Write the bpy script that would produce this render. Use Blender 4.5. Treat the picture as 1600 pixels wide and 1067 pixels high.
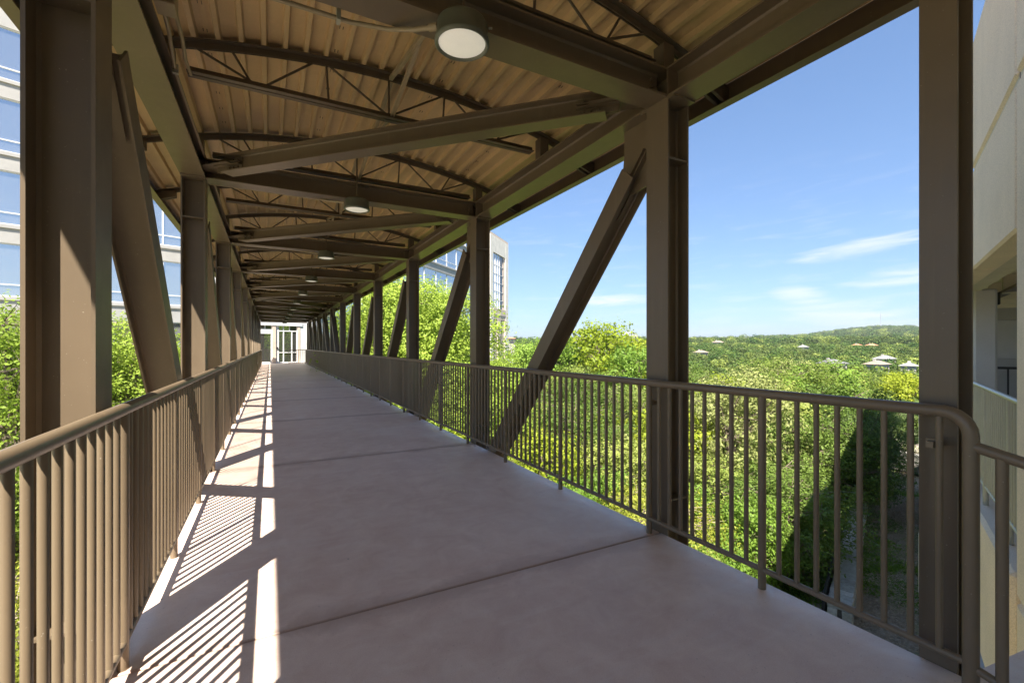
import bpy, math, random
import numpy as np
from mathutils import Vector, Matrix

# ------------------------------------------------------------------ reset
for o in list(bpy.data.objects):
    bpy.data.objects.remove(o, do_unlink=True)
scene = bpy.context.scene
COL = scene.collection
R = math.radians
rng = random.Random(7)

# ------------------------------------------------------------------ camera
EYE = 1.33
cam_d = bpy.data.cameras.new('camera')
cam_d.sensor_width = 36.0
cam_d.lens = 16.0
cam_d.shift_y = 0.0047
cam_d.clip_start = 0.02
cam_d.clip_end = 20000
cam = bpy.data.objects.new('camera', cam_d)
COL.objects.link(cam)
cam.location = (0, 0, EYE)
YAW = 28.0
cam.rotation_euler = (R(90), 0, R(-YAW))
scene.camera = cam

# ------------------------------------------------------------------ world / sky
SUN = Vector((-0.42, -0.62, 1.0)).normalized()
SUN_EL = math.asin(SUN.z)
SUN_AZ = math.atan2(SUN.x, SUN.y)
SKY_STRENGTH = 0.15
world = bpy.data.worlds.new('World')
scene.world = world
world.use_nodes = True
wn = world.node_tree
wn.nodes.clear()


def N(nt, kind, **kw):
    n = nt.nodes.new(kind)
    for k, v in kw.items():
        setattr(n, k, v)
    return n


def mth(nt, op, a, b=None, c=None, clamp=False):
    n = nt.nodes.new('ShaderNodeMath')
    n.operation = op
    n.use_clamp = clamp
    for i, v in enumerate((a, b, c)):
        if v is None:
            continue
        if isinstance(v, (int, float)):
            n.inputs[i].default_value = v
        else:
            nt.links.new(v, n.inputs[i])
    return n.outputs[0]


def build_world():
    nt = wn
    L = nt.links.new
    out = N(nt, 'ShaderNodeOutputWorld')
    bg = N(nt, 'ShaderNodeBackground')
    bg.inputs['Strength'].default_value = SKY_STRENGTH
    sky = N(nt, 'ShaderNodeTexSky')
    sky.sky_type = 'NISHITA'
    sky.sun_disc = False
    sky.sun_elevation = SUN_EL
    sky.sun_rotation = SUN_AZ % (2 * math.pi)
    sky.altitude = 200
    sky.air_density = 1.0
    sky.dust_density = 0.3
    sky.ozone_density = 2.2
    tc = N(nt, 'ShaderNodeTexCoord')
    sep = N(nt, 'ShaderNodeSeparateXYZ')
    L(tc.outputs['Generated'], sep.inputs[0])
    X, Y, Z = sep.outputs
    az = mth(nt, 'ARCTAN2', X, Y)                       # radians from +Y to +X
    hor = mth(nt, 'SQRT', mth(nt, 'ADD', mth(nt, 'MULTIPLY', X, X), mth(nt, 'MULTIPLY', Y, Y)))
    el = mth(nt, 'ARCTAN2', Z, hor)
    # streaky cirrus noise: stretched along azimuth, slightly tilted
    comb = N(nt, 'ShaderNodeCombineXYZ')
    L(mth(nt, 'MULTIPLY', az, 9.0), comb.inputs[0])
    L(mth(nt, 'ADD', mth(nt, 'MULTIPLY', el, 75.0), mth(nt, 'MULTIPLY', az, -4.0)), comb.inputs[1])
    nz = N(nt, 'ShaderNodeTexNoise')
    nz.inputs['Scale'].default_value = 1.0
    nz.inputs['Detail'].default_value = 9.0
    nz.inputs['Roughness'].default_value = 0.58
    nz.inputs['Distortion'].default_value = 0.7
    L(comb.outputs[0], nz.inputs['Vector'])
    n1 = nz.outputs['Fac']
    # a thin even cover of wisps all round the low sky
    low = mth(nt, 'MULTIPLY', mth(nt, 'SUBTRACT', 0.36, el, clamp=True), 2.2, clamp=True)
    wisps = mth(nt, 'MULTIPLY', mth(nt, 'MULTIPLY', mth(nt, 'SUBTRACT', n1, 0.53), 3.0, clamp=True), low)

    # individual clouds in the sky: (azimuth deg, elevation deg, half width, half height, tilt, strength)
    clouds = [
        (39.5, 5.6, 8.5, 1.3, 0.0, 1.0),
        (63.5, 3.3, 7.5, 1.7, 0.0, 1.05),
        (60.5, 5.4, 4.2, 1.5, -0.12, 0.85),
        (65.5, 9.8, 8.0, 1.3, 0.10, 0.8),
        (69.0, 6.7, 7.5, 1.5, 0.12, 0.7),
        (69.0, 1.9, 10.0, 1.4, 0.0, 0.75),
        (50.0, 1.6, 12.0, 1.0, 0.0, 0.4),
        (-150, 9.0, 9.0, 1.2, 0.05, 0.9), (120, 7.0, 8.0, 1.0, 0.0, 0.9), (-60, 8.0, 7.0, 1.0, 0.05, 0.8),
        (170, 14.0, 10.0, 1.2, -0.05, 0.8), (-100, 5.0, 8.0, 0.9, 0.0, 0.8),
    ]
    total = wisps
    for a, e, wa, he, tl, st in clouds:
        da = mth(nt, 'DIVIDE', mth(nt, 'SUBTRACT', az, R(a)), R(wa))
        e0 = mth(nt, 'SUBTRACT', mth(nt, 'SUBTRACT', el, R(e)), mth(nt, 'MULTIPLY', mth(nt, 'SUBTRACT', az, R(a)), tl))
        de = mth(nt, 'DIVIDE', e0, R(he))
        q = mth(nt, 'ADD', mth(nt, 'MULTIPLY', da, da), mth(nt, 'MULTIPLY', de, de))
        m = mth(nt, 'SUBTRACT', 1.0, q, clamp=True)
        v = mth(nt, 'MULTIPLY', mth(nt, 'ADD', mth(nt, 'SUBTRACT', n1, 0.66), mth(nt, 'MULTIPLY', m, 0.42)), 2.9, clamp=True)
        v = mth(nt, 'MULTIPLY', mth(nt, 'MULTIPLY', v, mth(nt, 'POWER', m, 0.5)), st)
        total = mth(nt, 'MAXIMUM', total, v)
    total = mth(nt, 'MULTIPLY', total, 0.86, clamp=True)
    mix = N(nt, 'ShaderNodeMix', data_type='RGBA')
    L(total, mix.inputs['Factor'])
    gm = N(nt, 'ShaderNodeGamma')
    gm.inputs['Gamma'].default_value = 0.68
    L(sky.outputs[0], gm.inputs['Color'])
    gs = N(nt, 'ShaderNodeMix', data_type='RGBA', blend_type='MULTIPLY')
    gs.inputs['Factor'].default_value = 1.0
    L(gm.outputs[0], gs.inputs['A'])
    gs.inputs['B'].default_value = (0.256, 0.33, 0.435, 1)
    L(gs.outputs['Result'], mix.inputs['A'])
    mix.inputs['B'].default_value = (1.45, 1.5, 1.55, 1)
    L(mix.outputs['Result'], bg.inputs['Color'])
    L(bg.outputs[0], out.inputs['Surface'])


build_world()

sun_d = bpy.data.lights.new('sun', 'SUN')
sun_d.energy = 2.8
sun_d.angle = R(0.53)
sun_d.color = (1.0, 0.91, 0.79)
sun_o = bpy.data.objects.new('sun', sun_d)
COL.objects.link(sun_o)
sun_o.location = (0, 0, 60)
sun_o.rotation_euler = (-SUN).to_track_quat('-Z', 'Y').to_euler()

scene.render.engine = 'CYCLES'
scene.view_settings.view_transform = 'Standard'
scene.view_settings.look = 'None'
scene.view_settings.exposure = 2.36
scene.view_settings.gamma = 1.0
scene.view_settings.use_curve_mapping = False
try:
    scene.cycles.max_bounces = 10
    scene.cycles.diffuse_bounces = 6
    scene.cycles.glossy_bounces = 4
    scene.cycles.transmission_bounces = 4
    scene.cycles.transparent_max_bounces = 10
except Exception:
    pass


# ------------------------------------------------------------------ pixel helper (photo pixels 1600x1067 -> world, for layout only)
CY, SY = math.cos(R(YAW)), math.sin(R(YAW))
F = 16.0 / 36.0 * 1600


def at(px, py, d):
    u = (px - 800) / F * d
    return Vector((u * CY + d * SY, d * CY - u * SY, EYE - (py - 541) / F * d))


# ------------------------------------------------------------------ materials
def new_mat(name):
    m = bpy.data.materials.new(name)
    m.use_nodes = True
    nt = m.node_tree
    b = nt.nodes['Principled BSDF']
    return m, nt, b


def ramp(nt, fac, stops):
    r = nt.nodes.new('ShaderNodeValToRGB')
    e = r.color_ramp.elements
    while len(e) < len(stops):
        e.new(0.5)
    for i, (p, c) in enumerate(stops):
        e[i].position = p
        e[i].color = (c[0], c[1], c[2], 1)
    nt.links.new(fac, r.inputs['Fac'])
    return r.outputs['Color']


def noise(nt, vec, scale, detail=4, rough=0.55, dist=0.0):
    n = nt.nodes.new('ShaderNodeTexNoise')
    n.inputs['Scale'].default_value = scale
    n.inputs['Detail'].default_value = detail
    n.inputs['Roughness'].default_value = rough
    n.inputs['Distortion'].default_value = dist
    nt.links.new(vec, n.inputs['Vector'])
    return n.outputs['Fac']


def pos(nt):
    g = nt.nodes.new('ShaderNodeNewGeometry')
    return g.outputs['Position']


def stretch(nt, vec, s):
    m = nt.nodes.new('ShaderNodeMapping')
    m.inputs['Scale'].default_value = s
    nt.links.new(vec, m.inputs['Vector'])
    return m.outputs['Vector']


def mixc(nt, fac, a, b, blend='MIX'):
    n = nt.nodes.new('ShaderNodeMix')
    n.data_type = 'RGBA'
    n.blend_type = blend
    for key, v in (('Factor', fac), ('A', a), ('B', b)):
        if isinstance(v, (int, float)):
            n.inputs[key].default_value = v
        elif isinstance(v, tuple):
            n.inputs[key].default_value = (v[0], v[1], v[2], 1)
        else:
            nt.links.new(v, n.inputs[key])
    return n.outputs['Result']


def bump(nt, b, h, strength=0.2, dist=0.01):
    n = nt.nodes.new('ShaderNodeBump')
    n.inputs['Strength'].default_value = strength
    n.inputs['Distance'].default_value = dist
    nt.links.new(h, n.inputs['Height'])
    nt.links.new(n.outputs[0], b.inputs['Normal'])


def sc(c, k):
    return (c[0] * k, c[1] * k, c[2] * k)


def simple(name, col, rough=0.5, var=0.15, scale=3.0, bumpk=0.0, bscale=60, metal=0.0, spec=0.5, streak=None):
    m, nt, b = new_mat(name)
    p = pos(nt)
    v = stretch(nt, p, streak) if streak else p
    f = noise(nt, v, scale, 5, 0.6)
    c = ramp(nt, f, [(0.3, sc(col, 1 - var)), (0.7, sc(col, 1 + var))])
    f2 = noise(nt, p, scale * 14, 3, 0.6)
    c = mixc(nt, 0.25, c, ramp(nt, f2, [(0.35, sc(col, 1 - 1.3 * var)), (0.65, sc(col, 1 + 1.3 * var))]))
    nt.links.new(c, b.inputs['Base Color'])
    b.inputs['Roughness'].default_value = rough
    b.inputs['Metallic'].default_value = metal
    b.inputs['Specular IOR Level'].default_value = spec
    if bumpk:
        bump(nt, b, noise(nt, p, bscale, 4, 0.6), bumpk, 0.004)
    return m


def steel_mat(name, col, rough=0.36):
    m, nt, b = new_mat(name)
    p = pos(nt)
    big = noise(nt, p, 1.3, 4, 0.6)
    c = ramp(nt, big, [(0.3, sc(col, 0.88)), (0.7, sc(col, 1.1))])
    # dust streaks running down
    st = noise(nt, stretch(nt, p, (26, 26, 1.6)), 1.0, 4, 0.6)
    c = mixc(nt, mth(nt, 'MULTIPLY', mth(nt, 'SUBTRACT', st, 0.55, clamp=True), 1.1, clamp=True), c, sc(col, 1.5))
    # small paint specks and chips
    sp = noise(nt, p, 95, 2, 0.5)
    c = mixc(nt, mth(nt, 'MULTIPLY', mth(nt, 'SUBTRACT', sp, 0.72, clamp=True), 9.0, clamp=True), c, (0.42, 0.38, 0.31))
    nt.links.new(c, b.inputs['Base Color'])
    r = mth(nt, 'ADD', rough - 0.08, mth(nt, 'MULTIPLY', noise(nt, p, 9, 4, 0.6), 0.18))
    nt.links.new(r, b.inputs['Roughness'])
    bump(nt, b, noise(nt, p, 240, 3, 0.6), 0.06, 0.002)
    return m


M = {}
M['steel'] = steel_mat('bronze_steel_paint', (0.165, 0.126, 0.084))
M['rail'] = steel_mat('bronze_rail_paint', (0.20, 0.153, 0.10), 0.33)
M['decking'] = steel_mat('brown_roof_deck_paint', (0.60, 0.43, 0.235), 0.45)
M['joist'] = steel_mat('dark_joist_paint', (0.13, 0.10, 0.07), 0.5)
M['conduit'] = steel_mat('tan_conduit_paint', (0.36, 0.29, 0.19), 0.45)
M['galv'] = simple('pale_rail_metal', (0.42, 0.41, 0.33), 0.35, 0.1, 4, 0.05)
M['housing'] = simple('green_grey_lamp_housing', (0.13, 0.14, 0.11), 0.4, 0.1, 8)
M['white_frame'] = simple('white_aluminium', (0.78, 0.79, 0.8), 0.4, 0.04, 3)
M['black'] = simple('black_metal', (0.02, 0.02, 0.022), 0.5, 0.2, 4)


def deck_mat():
    m, nt, b = new_mat('pink_stained_concrete')
    p = pos(nt)
    col = (0.46, 0.335, 0.30)
    big = noise(nt, p, 0.75, 6, 0.62, 0.4)
    c = ramp(nt, big, [(0.28, (0.74, 0.50, 0.40)), (0.5, (0.92, 0.69, 0.57)), (0.70, (0.98, 0.82, 0.71))])
    mid = noise(nt, p, 4.5, 6, 0.68, 0.6)
    c = mixc(nt, 0.55, c, ramp(nt, mid, [(0.32, (0.66, 0.45, 0.35)), (0.66, (0.98, 0.83, 0.71))]))
    # soft brush / wash marks across the walk
    br = noise(nt, stretch(nt, p, (1.2, 9, 1)), 1.5, 5, 0.62)
    c = mixc(nt, mth(nt, 'MULTIPLY', mth(nt, 'SUBTRACT', br, 0.52, clamp=True), 1.6, clamp=True), c, (0.97, 0.87, 0.79))
    # fine sand grain
    g = noise(nt, p, 190, 3, 0.7)
    c = mixc(nt, 0.3, c, ramp(nt, g, [(0.3, (0.56, 0.43, 0.37)), (0.7, (0.98, 0.87, 0.79))]))
    # dark specks and old spots
    v = nt.nodes.new('ShaderNodeTexVoronoi')
    v.inputs['Scale'].default_value = 3.1
    v.inputs['Randomness'].default_value = 1.0
    nt.links.new(p, v.inputs['Vector'])
    spot = mth(nt, 'LESS_THAN', v.outputs['Distance'], 0.018)
    c = mixc(nt, mth(nt, 'MULTIPLY', spot, 0.75), c, (0.07, 0.05, 0.045))
    st = noise(nt, p, 2.1, 4, 0.5, 1.0)
    c = mixc(nt, mth(nt, 'MULTIPLY', mth(nt, 'SUBTRACT', st, 0.63, clamp=True), 2.2, clamp=True), c, (0.62, 0.46, 0.39))
    sepx = nt.nodes.new('ShaderNodeSeparateXYZ')
    nt.links.new(p, sepx.inputs[0])
    edge = mth(nt, 'MULTIPLY', mth(nt, 'SUBTRACT', sepx.outputs[0], 2.02, clamp=True), 2.4, clamp=True)
    ed = mth(nt, 'MULTIPLY', edge, mth(nt, 'MULTIPLY', mth(nt, 'SUBTRACT', noise(nt, p, 3.0, 6, 0.7, 0.8), 0.36, clamp=True), 3.2, clamp=True))
    c = mixc(nt, mth(nt, 'MULTIPLY', ed, 0.6), c, (0.93, 0.88, 0.85))
    bl = noise(nt, stretch(nt, p, (0.7, 0.5, 1)), 0.9, 7, 0.66, 1.2)
    c = mixc(nt, mth(nt, 'MULTIPLY', mth(nt, 'SUBTRACT', bl, 0.55, clamp=True), 3.0, clamp=True), c, (0.97, 0.87, 0.79))
    c = mixc(nt, mth(nt, 'MULTIPLY', mth(nt, 'SUBTRACT', 0.44, bl, clamp=True), 3.0, clamp=True), c, (0.66, 0.46, 0.38))
    jy = mth(nt, 'DIVIDE', mth(nt, 'SUBTRACT', sepx.outputs[1], 2.375 - 1.685), 3.37)
    jd = mth(nt, 'MULTIPLY', mth(nt, 'ABSOLUTE', mth(nt, 'SUBTRACT', mth(nt, 'FRACT', jy), 0.5)), 3.37)     # metres to the joint
    jw = mth(nt, 'MULTIPLY', mth(nt, 'ADD', noise(nt, p, 2.4, 5, 0.65, 0.5), -0.28), 0.62)
    js = mth(nt, 'MULTIPLY', mth(nt, 'SUBTRACT', 1.0, mth(nt, 'DIVIDE', jd, mth(nt, 'MAXIMUM', jw, 0.02)), clamp=True), 0.55)
    c = mixc(nt, js, c, (0.40, 0.26, 0.20))
    jl = mth(nt, 'LESS_THAN', jd, mth(nt, 'ADD', 0.010, mth(nt, 'MULTIPLY', noise(nt, p, 30, 3, 0.6), 0.012)))
    c = mixc(nt, mth(nt, 'MULTIPLY', jl, 0.15), c, (0.22, 0.13, 0.10))
    gr2 = noise(nt, p, 60, 2, 0.5)
    c = mixc(nt, mth(nt, 'MULTIPLY', mth(nt, 'SUBTRACT', gr2, 0.68, clamp=True), 5.0, clamp=True), c, (0.34, 0.24, 0.20))
    nt.links.new(c, b.inputs['Base Color'])
    nt.links.new(mth(nt, 'ADD', 0.34, mth(nt, 'MULTIPLY', mid, 0.3)), b.inputs['Roughness'])
    h = mth(nt, 'ADD', mth(nt, 'MULTIPLY', g, 0.4), mth(nt, 'MULTIPLY', noise(nt, p, 28, 5, 0.6), 0.8))
    bump(nt, b, h, 0.22, 0.004)
    return m


M['deck'] = deck_mat()


def precast(name, col, grain=1.0):
    m, nt, b = new_mat(name)
    p = pos(nt)
    c = ramp(nt, noise(nt, p, 1.1, 5, 0.6), [(0.3, sc(col, 0.88)), (0.7, sc(col, 1.1))])
    g = noise(nt, p, 110, 3, 0.65)
    c = mixc(nt, 0.35 * grain, c, ramp(nt, g, [(0.34, sc(col, 0.5)), (0.52, sc(col, 1.0)), (0.66, sc(col, 1.35))]))
    st = noise(nt, stretch(nt, p, (2.2, 2.2, 0.3)), 1.0, 5, 0.6, 0.6)
    c = mixc(nt, mth(nt, 'MULTIPLY', mth(nt, 'SUBTRACT', st, 0.56, clamp=True), 1.1, clamp=True), c, sc(col, 0.66))
    nt.links.new(c, b.inputs['Base Color'])
    b.inputs['Roughness'].default_value = 0.85
    bump(nt, b, g, 0.35 * grain, 0.004)
    return m


M['precast'] = precast('sandblasted_precast', (0.83, 0.70, 0.53))
M['grey_conc'] = precast('grey_concrete', (0.52, 0.52, 0.51), 0.5)
M['white_conc'] = precast('pale_office_concrete', (0.40, 0.395, 0.38), 0.4)
M['sunlit_conc'] = precast('sunlit_tone_concrete', (0.84, 0.79, 0.70), 0.3)  # lighter office concrete; stronger sun on the end bay put into the colour
M['door_wall'] = precast('white_rendered_wall', (0.74, 0.74, 0.72), 0.3)
M['soffit'] = precast('soffit_concrete', (0.66, 0.60, 0.46), 0.5)
M['pink_conc'] = precast('pinkish_office_concrete', (0.66, 0.55, 0.46), 0.4)


def glass_mat(name, col, metal=0.85, rough=0.03):
    m, nt, b = new_mat(name)
    p = pos(nt)
    b.inputs['Base Color'].default_value = (*col, 1)
    b.inputs['Metallic'].default_value = metal
    b.inputs['Roughness'].default_value = rough
    bump(nt, b, noise(nt, p, 0.55, 2, 0.5), 0.05, 0.05)
    return m


M['glass'] = glass_mat('blue_mirror_glass', (0.55, 0.58, 0.60))
M['glass_door'] = glass_mat('door_glass', (0.42, 0.44, 0.42), 0.9, 0.02)
M['glass_dark'] = glass_mat('dark_glass', (0.12, 0.12, 0.12), 0.6, 0.05)
M['lens'] = simple('frosted_lens', (0.82, 0.80, 0.74), 0.45, 0.04, 12)
_b = M['lens'].node_tree.nodes['Principled BSDF']
_b.inputs['Emission Color'].default_value = (1.0, 0.93, 0.78, 1)
_b.inputs['Emission Strength'].default_value = 0.07


def leaf_mat(name, dark, light, trans=0.4, rough=0.5):
    m, nt, b = new_mat(name)
    g = nt.nodes.new('ShaderNodeNewGeometry')
    oi = nt.nodes.new('ShaderNodeObjectInfo')
    f = mth(nt, 'ADD', mth(nt, 'MULTIPLY', g.outputs['Random Per Island'], 0.38),
            mth(nt, 'MULTIPLY', oi.outputs['Random'], 0.62))
    c = ramp(nt, f, [(0.08, dark), (0.92, light)])
    nt.links.new(c, b.inputs['Base Color'])
    b.inputs['Roughness'].default_value = rough
    b.inputs['Specular IOR Level'].default_value = 0.18
    tr = nt.nodes.new('ShaderNodeBsdfTranslucent')
    nt.links.new(mixc(nt, 0.5, c, sc(light, 1.15)), tr.inputs['Color'])
    mx = nt.nodes.new('ShaderNodeMixShader')
    mx.inputs[0].default_value = trans
    nt.links.new(b.outputs[0], mx.inputs[1])
    nt.links.new(tr.outputs[0], mx.inputs[2])
    nt.links.new(mx.outputs[0], nt.nodes['Material Output'].inputs['Surface'])
    return m


M['leaf_bright'] = leaf_mat('bright_broad_leaf', (0.17, 0.27, 0.025), (0.42, 0.54, 0.09))
M['leaf_yellow'] = leaf_mat('yellow_green_leaf', (0.19, 0.28, 0.02), (0.42, 0.48, 0.05))
M['leaf_oak'] = leaf_mat('live_oak_leaf', (0.12, 0.18, 0.03), (0.36, 0.42, 0.10), 0.3)
M['leaf_green'] = leaf_mat('mid_green_leaf', (0.11, 0.21, 0.025), (0.28, 0.42, 0.07), 0.35)
M['leaf_juniper'] = leaf_mat('juniper_needle', (0.17, 0.215, 0.025), (0.40, 0.42, 0.06), 0.25)
M['leaf_cedar'] = leaf_mat('dark_cedar_needle', (0.06, 0.115, 0.035), (0.16, 0.24, 0.08), 0.25)
M['leaf_oak2'] = leaf_mat('dark_oak_leaf', (0.07, 0.125, 0.02), (0.20, 0.29, 0.06), 0.3)
M['leaf_oak3'] = leaf_mat('grey_olive_leaf', (0.20, 0.24, 0.075), (0.46, 0.49, 0.18), 0.3)
M['leaf_far'] = leaf_mat('distant_oak_leaf', (0.05, 0.085, 0.02), (0.15, 0.20, 0.05), 0.2)  # this and the next: distance tone put into the colour, darker than near leaves
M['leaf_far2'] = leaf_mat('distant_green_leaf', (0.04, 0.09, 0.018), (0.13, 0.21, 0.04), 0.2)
M['grass'] = leaf_mat('grass_blade', (0.08, 0.17, 0.02), (0.24, 0.36, 0.05), 0.3)
M['litter'] = leaf_mat('dead_leaf', (0.22, 0.165, 0.11), (0.55, 0.46, 0.35), 0.1)
M['bark'] = simple('grey_brown_bark', (0.17, 0.135, 0.10), 0.9, 0.35, 6, 0.6, 40, streak=(3, 3, 0.6))
M['twig'] = simple('dry_twig', (0.33, 0.27, 0.2), 0.9, 0.3, 8)


def ground_mat():
    m, nt, b = new_mat('woodland_ground')
    p = pos(nt)
    a = noise(nt, p, 0.35, 6, 0.6, 0.5)
    soil = ramp(nt, noise(nt, p, 9, 6, 0.7), [(0.3, (0.26, 0.20, 0.14)), (0.55, (0.42, 0.34, 0.25)), (0.75, (0.58, 0.50, 0.39))])
    green = ramp(nt, noise(nt, p, 5, 5, 0.65), [(0.3, (0.07, 0.12, 0.02)), (0.7, (0.17, 0.26, 0.05))])
    c = mixc(nt, ramp(nt, a, [(0.47, (0, 0, 0)), (0.6, (1, 1, 1))]), soil, green)
    # far away the ground is seen only as tree cover
    ln = nt.nodes.new('ShaderNodeVectorMath')
    ln.operation = 'LENGTH'
    nt.links.new(p, ln.inputs[0])
    far = mth(nt, 'MULTIPLY', mth(nt, 'SUBTRACT', ln.outputs['Value'], 90.0, clamp=False), 0.008, clamp=True)
    fc = ramp(nt, noise(nt, p, 0.07, 6, 0.7), [(0.3, (0.035, 0.055, 0.014)), (0.7, (0.10, 0.125, 0.035))])
    c = mixc(nt, far, c, fc)
    nt.links.new(c, b.inputs['Base Color'])
    b.inputs['Roughness'].default_value = 0.95
    b.inputs['Specular IOR Level'].default_value = 0.1
    bump(nt, b, noise(nt, p, 14, 6, 0.7), 0.7, 0.06)
    return m


M['ground'] = ground_mat()


def stone_mat():
    m, nt, b = new_mat('limestone_block')
    p = pos(nt)
    oi = nt.nodes.new('ShaderNodeObjectInfo')
    c1 = ramp(nt, oi.outputs['Random'], [(0.0, (0.24, 0.23, 0.21)), (0.5, (0.40, 0.39, 0.36)), (1.0, (0.58, 0.57, 0.54))])
    c = mixc(nt, 0.45, c1, ramp(nt, noise(nt, p, 7, 6, 0.7), [(0.3, (0.12, 0.115, 0.10)), (0.7, (0.56, 0.55, 0.51))]))
    nt.links.new(c, b.inputs['Base Color'])
    b.inputs['Roughness'].default_value = 0.9
    bump(nt, b, noise(nt, p, 18, 6, 0.7), 0.8, 0.03)
    return m


M['stone'] = stone_mat()
M['mortar'] = simple('dark_mortar', (0.10, 0.09, 0.08), 0.95, 0.25, 10)
M['roof_grey'] = simple('grey_shingle', (0.17, 0.17, 0.18), 0.9, 0.2, 2)
M['roof_tan'] = simple('tan_shingle', (0.30, 0.24, 0.19), 0.9, 0.15, 2)
M['roof_orange'] = simple('clay_tile', (0.50, 0.24, 0.13), 0.85, 0.15, 2)
M['roof_pale'] = simple('pale_metal_roof', (0.33, 0.33, 0.31), 0.6, 0.08, 2)
M['stucco'] = simple('white_stucco', (0.45, 0.43, 0.40), 0.9, 0.06, 2)
M['path'] = simple('pale_gravel_path', (0.52, 0.45, 0.38), 0.95, 0.18, 6, 0.5, 30)


# ------------------------------------------------------------------ mesh builder
class MB:
    def __init__(self):
        self.v, self.f = [], []

    def add(self, vs, fs):
        o = len(self.v)
        self.v += [tuple(v) for v in vs]
        self.f += [tuple(i + o for i in f) for f in fs]
        return self

    def box(self, x0, x1, y0, y1, z0, z1, mat=None):
        vs = [Vector((x, y, z)) for z in (z0, z1) for y in (y0, y1) for x in (x0, x1)]
        if mat:
            vs = [mat @ v for v in vs]
        return self.add(vs, [(0, 2, 3, 1), (4, 5, 7, 6), (0, 1, 5, 4), (2, 6, 7, 3), (0, 4, 6, 2), (1, 3, 7, 5)])

    def cbox(self, x0, x1, y0, y1, z0, z1, c=0.01, mat=None):
        """box with all edges chamfered by c"""
        xs, ys, zs = (x0, x1), (y0, y1), (z0, z1)
        vs, idx = [], {}
        for i in (0, 1):
            for j in (0, 1):
                for k in (0, 1):
                    sx, sy, sz = (1 if i == 0 else -1), (1 if j == 0 else -1), (1 if k == 0 else -1)
                    P = Vector((xs[i], ys[j], zs[k]))
                    for ax in range(3):
                        q = P.copy()
                        if ax != 0: q.x += sx * c
                        if ax != 1: q.y += sy * c
                        if ax != 2: q.z += sz * c
                        idx[(i, j, k, ax)] = len(vs)
                        vs.append(mat @ q if mat else q)
        fs = []
        for ax in range(3):
            for s in (0, 1):
                o = [a for a in range(3) if a != ax]
                loop = []
                for (a, b_) in ((0, 0), (1, 0), (1, 1), (0, 1)):
                    key = [0, 0, 0]
                    key[ax] = s
                    key[o[0]] = a
                    key[o[1]] = b_
                    loop.append(idx[(*key, ax)])
                if (s == 0) == (ax != 1):
                    loop.reverse()
                fs.append(loop)
        for ax in range(3):
            o = [a for a in range(3) if a != ax]
            for a in (0, 1):
                for b_ in (0, 1):
                    k0 = [0, 0, 0]; k1 = [0, 0, 0]
                    k0[ax] = 0; k1[ax] = 1
                    for kk in (k0, k1):
                        kk[o[0]] = a; kk[o[1]] = b_
                    fs.append([idx[(*k0, o[0])], idx[(*k1, o[0])], idx[(*k1, o[1])], idx[(*k0, o[1])]])
        for i in (0, 1):
            for j in (0, 1):
                for k in (0, 1):
                    fs.append([idx[(i, j, k, 0)], idx[(i, j, k, 1)], idx[(i, j, k, 2)]])
        return self.add(vs, fs)

    def extrude(self, poly, p0, p1, u, w, cap=True):
        """2-D polygon (a,b) swept from p0 to p1; point = p + a*u + b*w"""
        p0, p1, u, w = Vector(p0), Vector(p1), Vector(u), Vector(w)
        n = len(poly)
        vs = [p0 + u * a + w * b for a, b in poly] + [p1 + u * a + w * b for a, b in poly]
        fs = [(i, (i + 1) % n, n + (i + 1) % n, n + i) for i in range(n)]
        if cap:
            fs += [tuple(range(n))[::-1], tuple(range(n, 2 * n))]
        return self.add(vs, fs)

    def ibeam(self, p0, p1, depth_dir, h=0.21, b=0.205, tf=0.014, tw=0.01):
        p0, p1 = Vector(p0), Vector(p1)
        a = (p1 - p0).normalized()
        d = Vector(depth_dir)
        d = (d - a * d.dot(a)).normalized()
        w = a.cross(d).normalized()
        H, B, T = h / 2, b / 2, tw / 2
        k = tf * 0.9
        prof = [(-B, -H), (B, -H), (B, -H + tf), (T + k, -H + tf), (T, -H + tf + k), (T, H - tf - k), (T + k, H - tf), (B, H - tf),
                (B, H), (-B, H), (-B, H - tf), (-T - k, H - tf), (-T, H - tf - k), (-T, -H + tf + k), (-T - k, -H + tf), (-B, -H + tf)]
        # w horizontal in profile, d vertical
        n = len(prof)
        vs = [p0 + w * x + d * y for x, y in prof] + [p1 + w * x + d * y for x, y in prof]
        fs = [(i, (i + 1) % n, n + (i + 1) % n, n + i) for i in range(n)]
        def cap(o, flip):
            q = [(0, 1, 2, 15), (15, 2, 3, 14), (14, 3, 4, 13), (13, 4, 5, 12), (12, 5, 6, 11), (11, 6, 7, 10), (10, 7, 8, 9)]
            return [tuple(o + i for i in (f[::-1] if flip else f)) for f in q]
        fs += cap(0, True) + cap(n, False)
        return self.add(vs, fs)

    def tube(self, pts, r, n=8, cap=True):
        pts = [Vector(p) for p in pts]
        rs = r if isinstance(r, (list, tuple)) else [r] * len(pts)
        vs, fs = [], []
        prev = None
        for i, p in enumerate(pts):
            if i == 0: t = pts[1] - p
            elif i == len(pts) - 1: t = p - pts[i - 1]
            else: t = (pts[i + 1] - p).normalized() + (p - pts[i - 1]).normalized()
            t.normalize()
            if prev is None:
                ref = Vector((0, 0, 1)) if abs(t.z) < 0.9 else Vector((1, 0, 0))
                u = t.cross(ref).normalized()
            else:
                u = (prev - t * prev.dot(t)).normalized()
            prev = u
            w = t.cross(u)
            for k in range(n):
                a = 2 * math.pi * k / n
                vs.append(p + (u * math.cos(a) + w * math.sin(a)) * rs[i])
        for i in range(len(pts) - 1):
            for k in range(n):
                fs.append((i * n + k, i * n + (k + 1) % n, (i + 1) * n + (k + 1) % n, (i + 1) * n + k))
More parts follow.
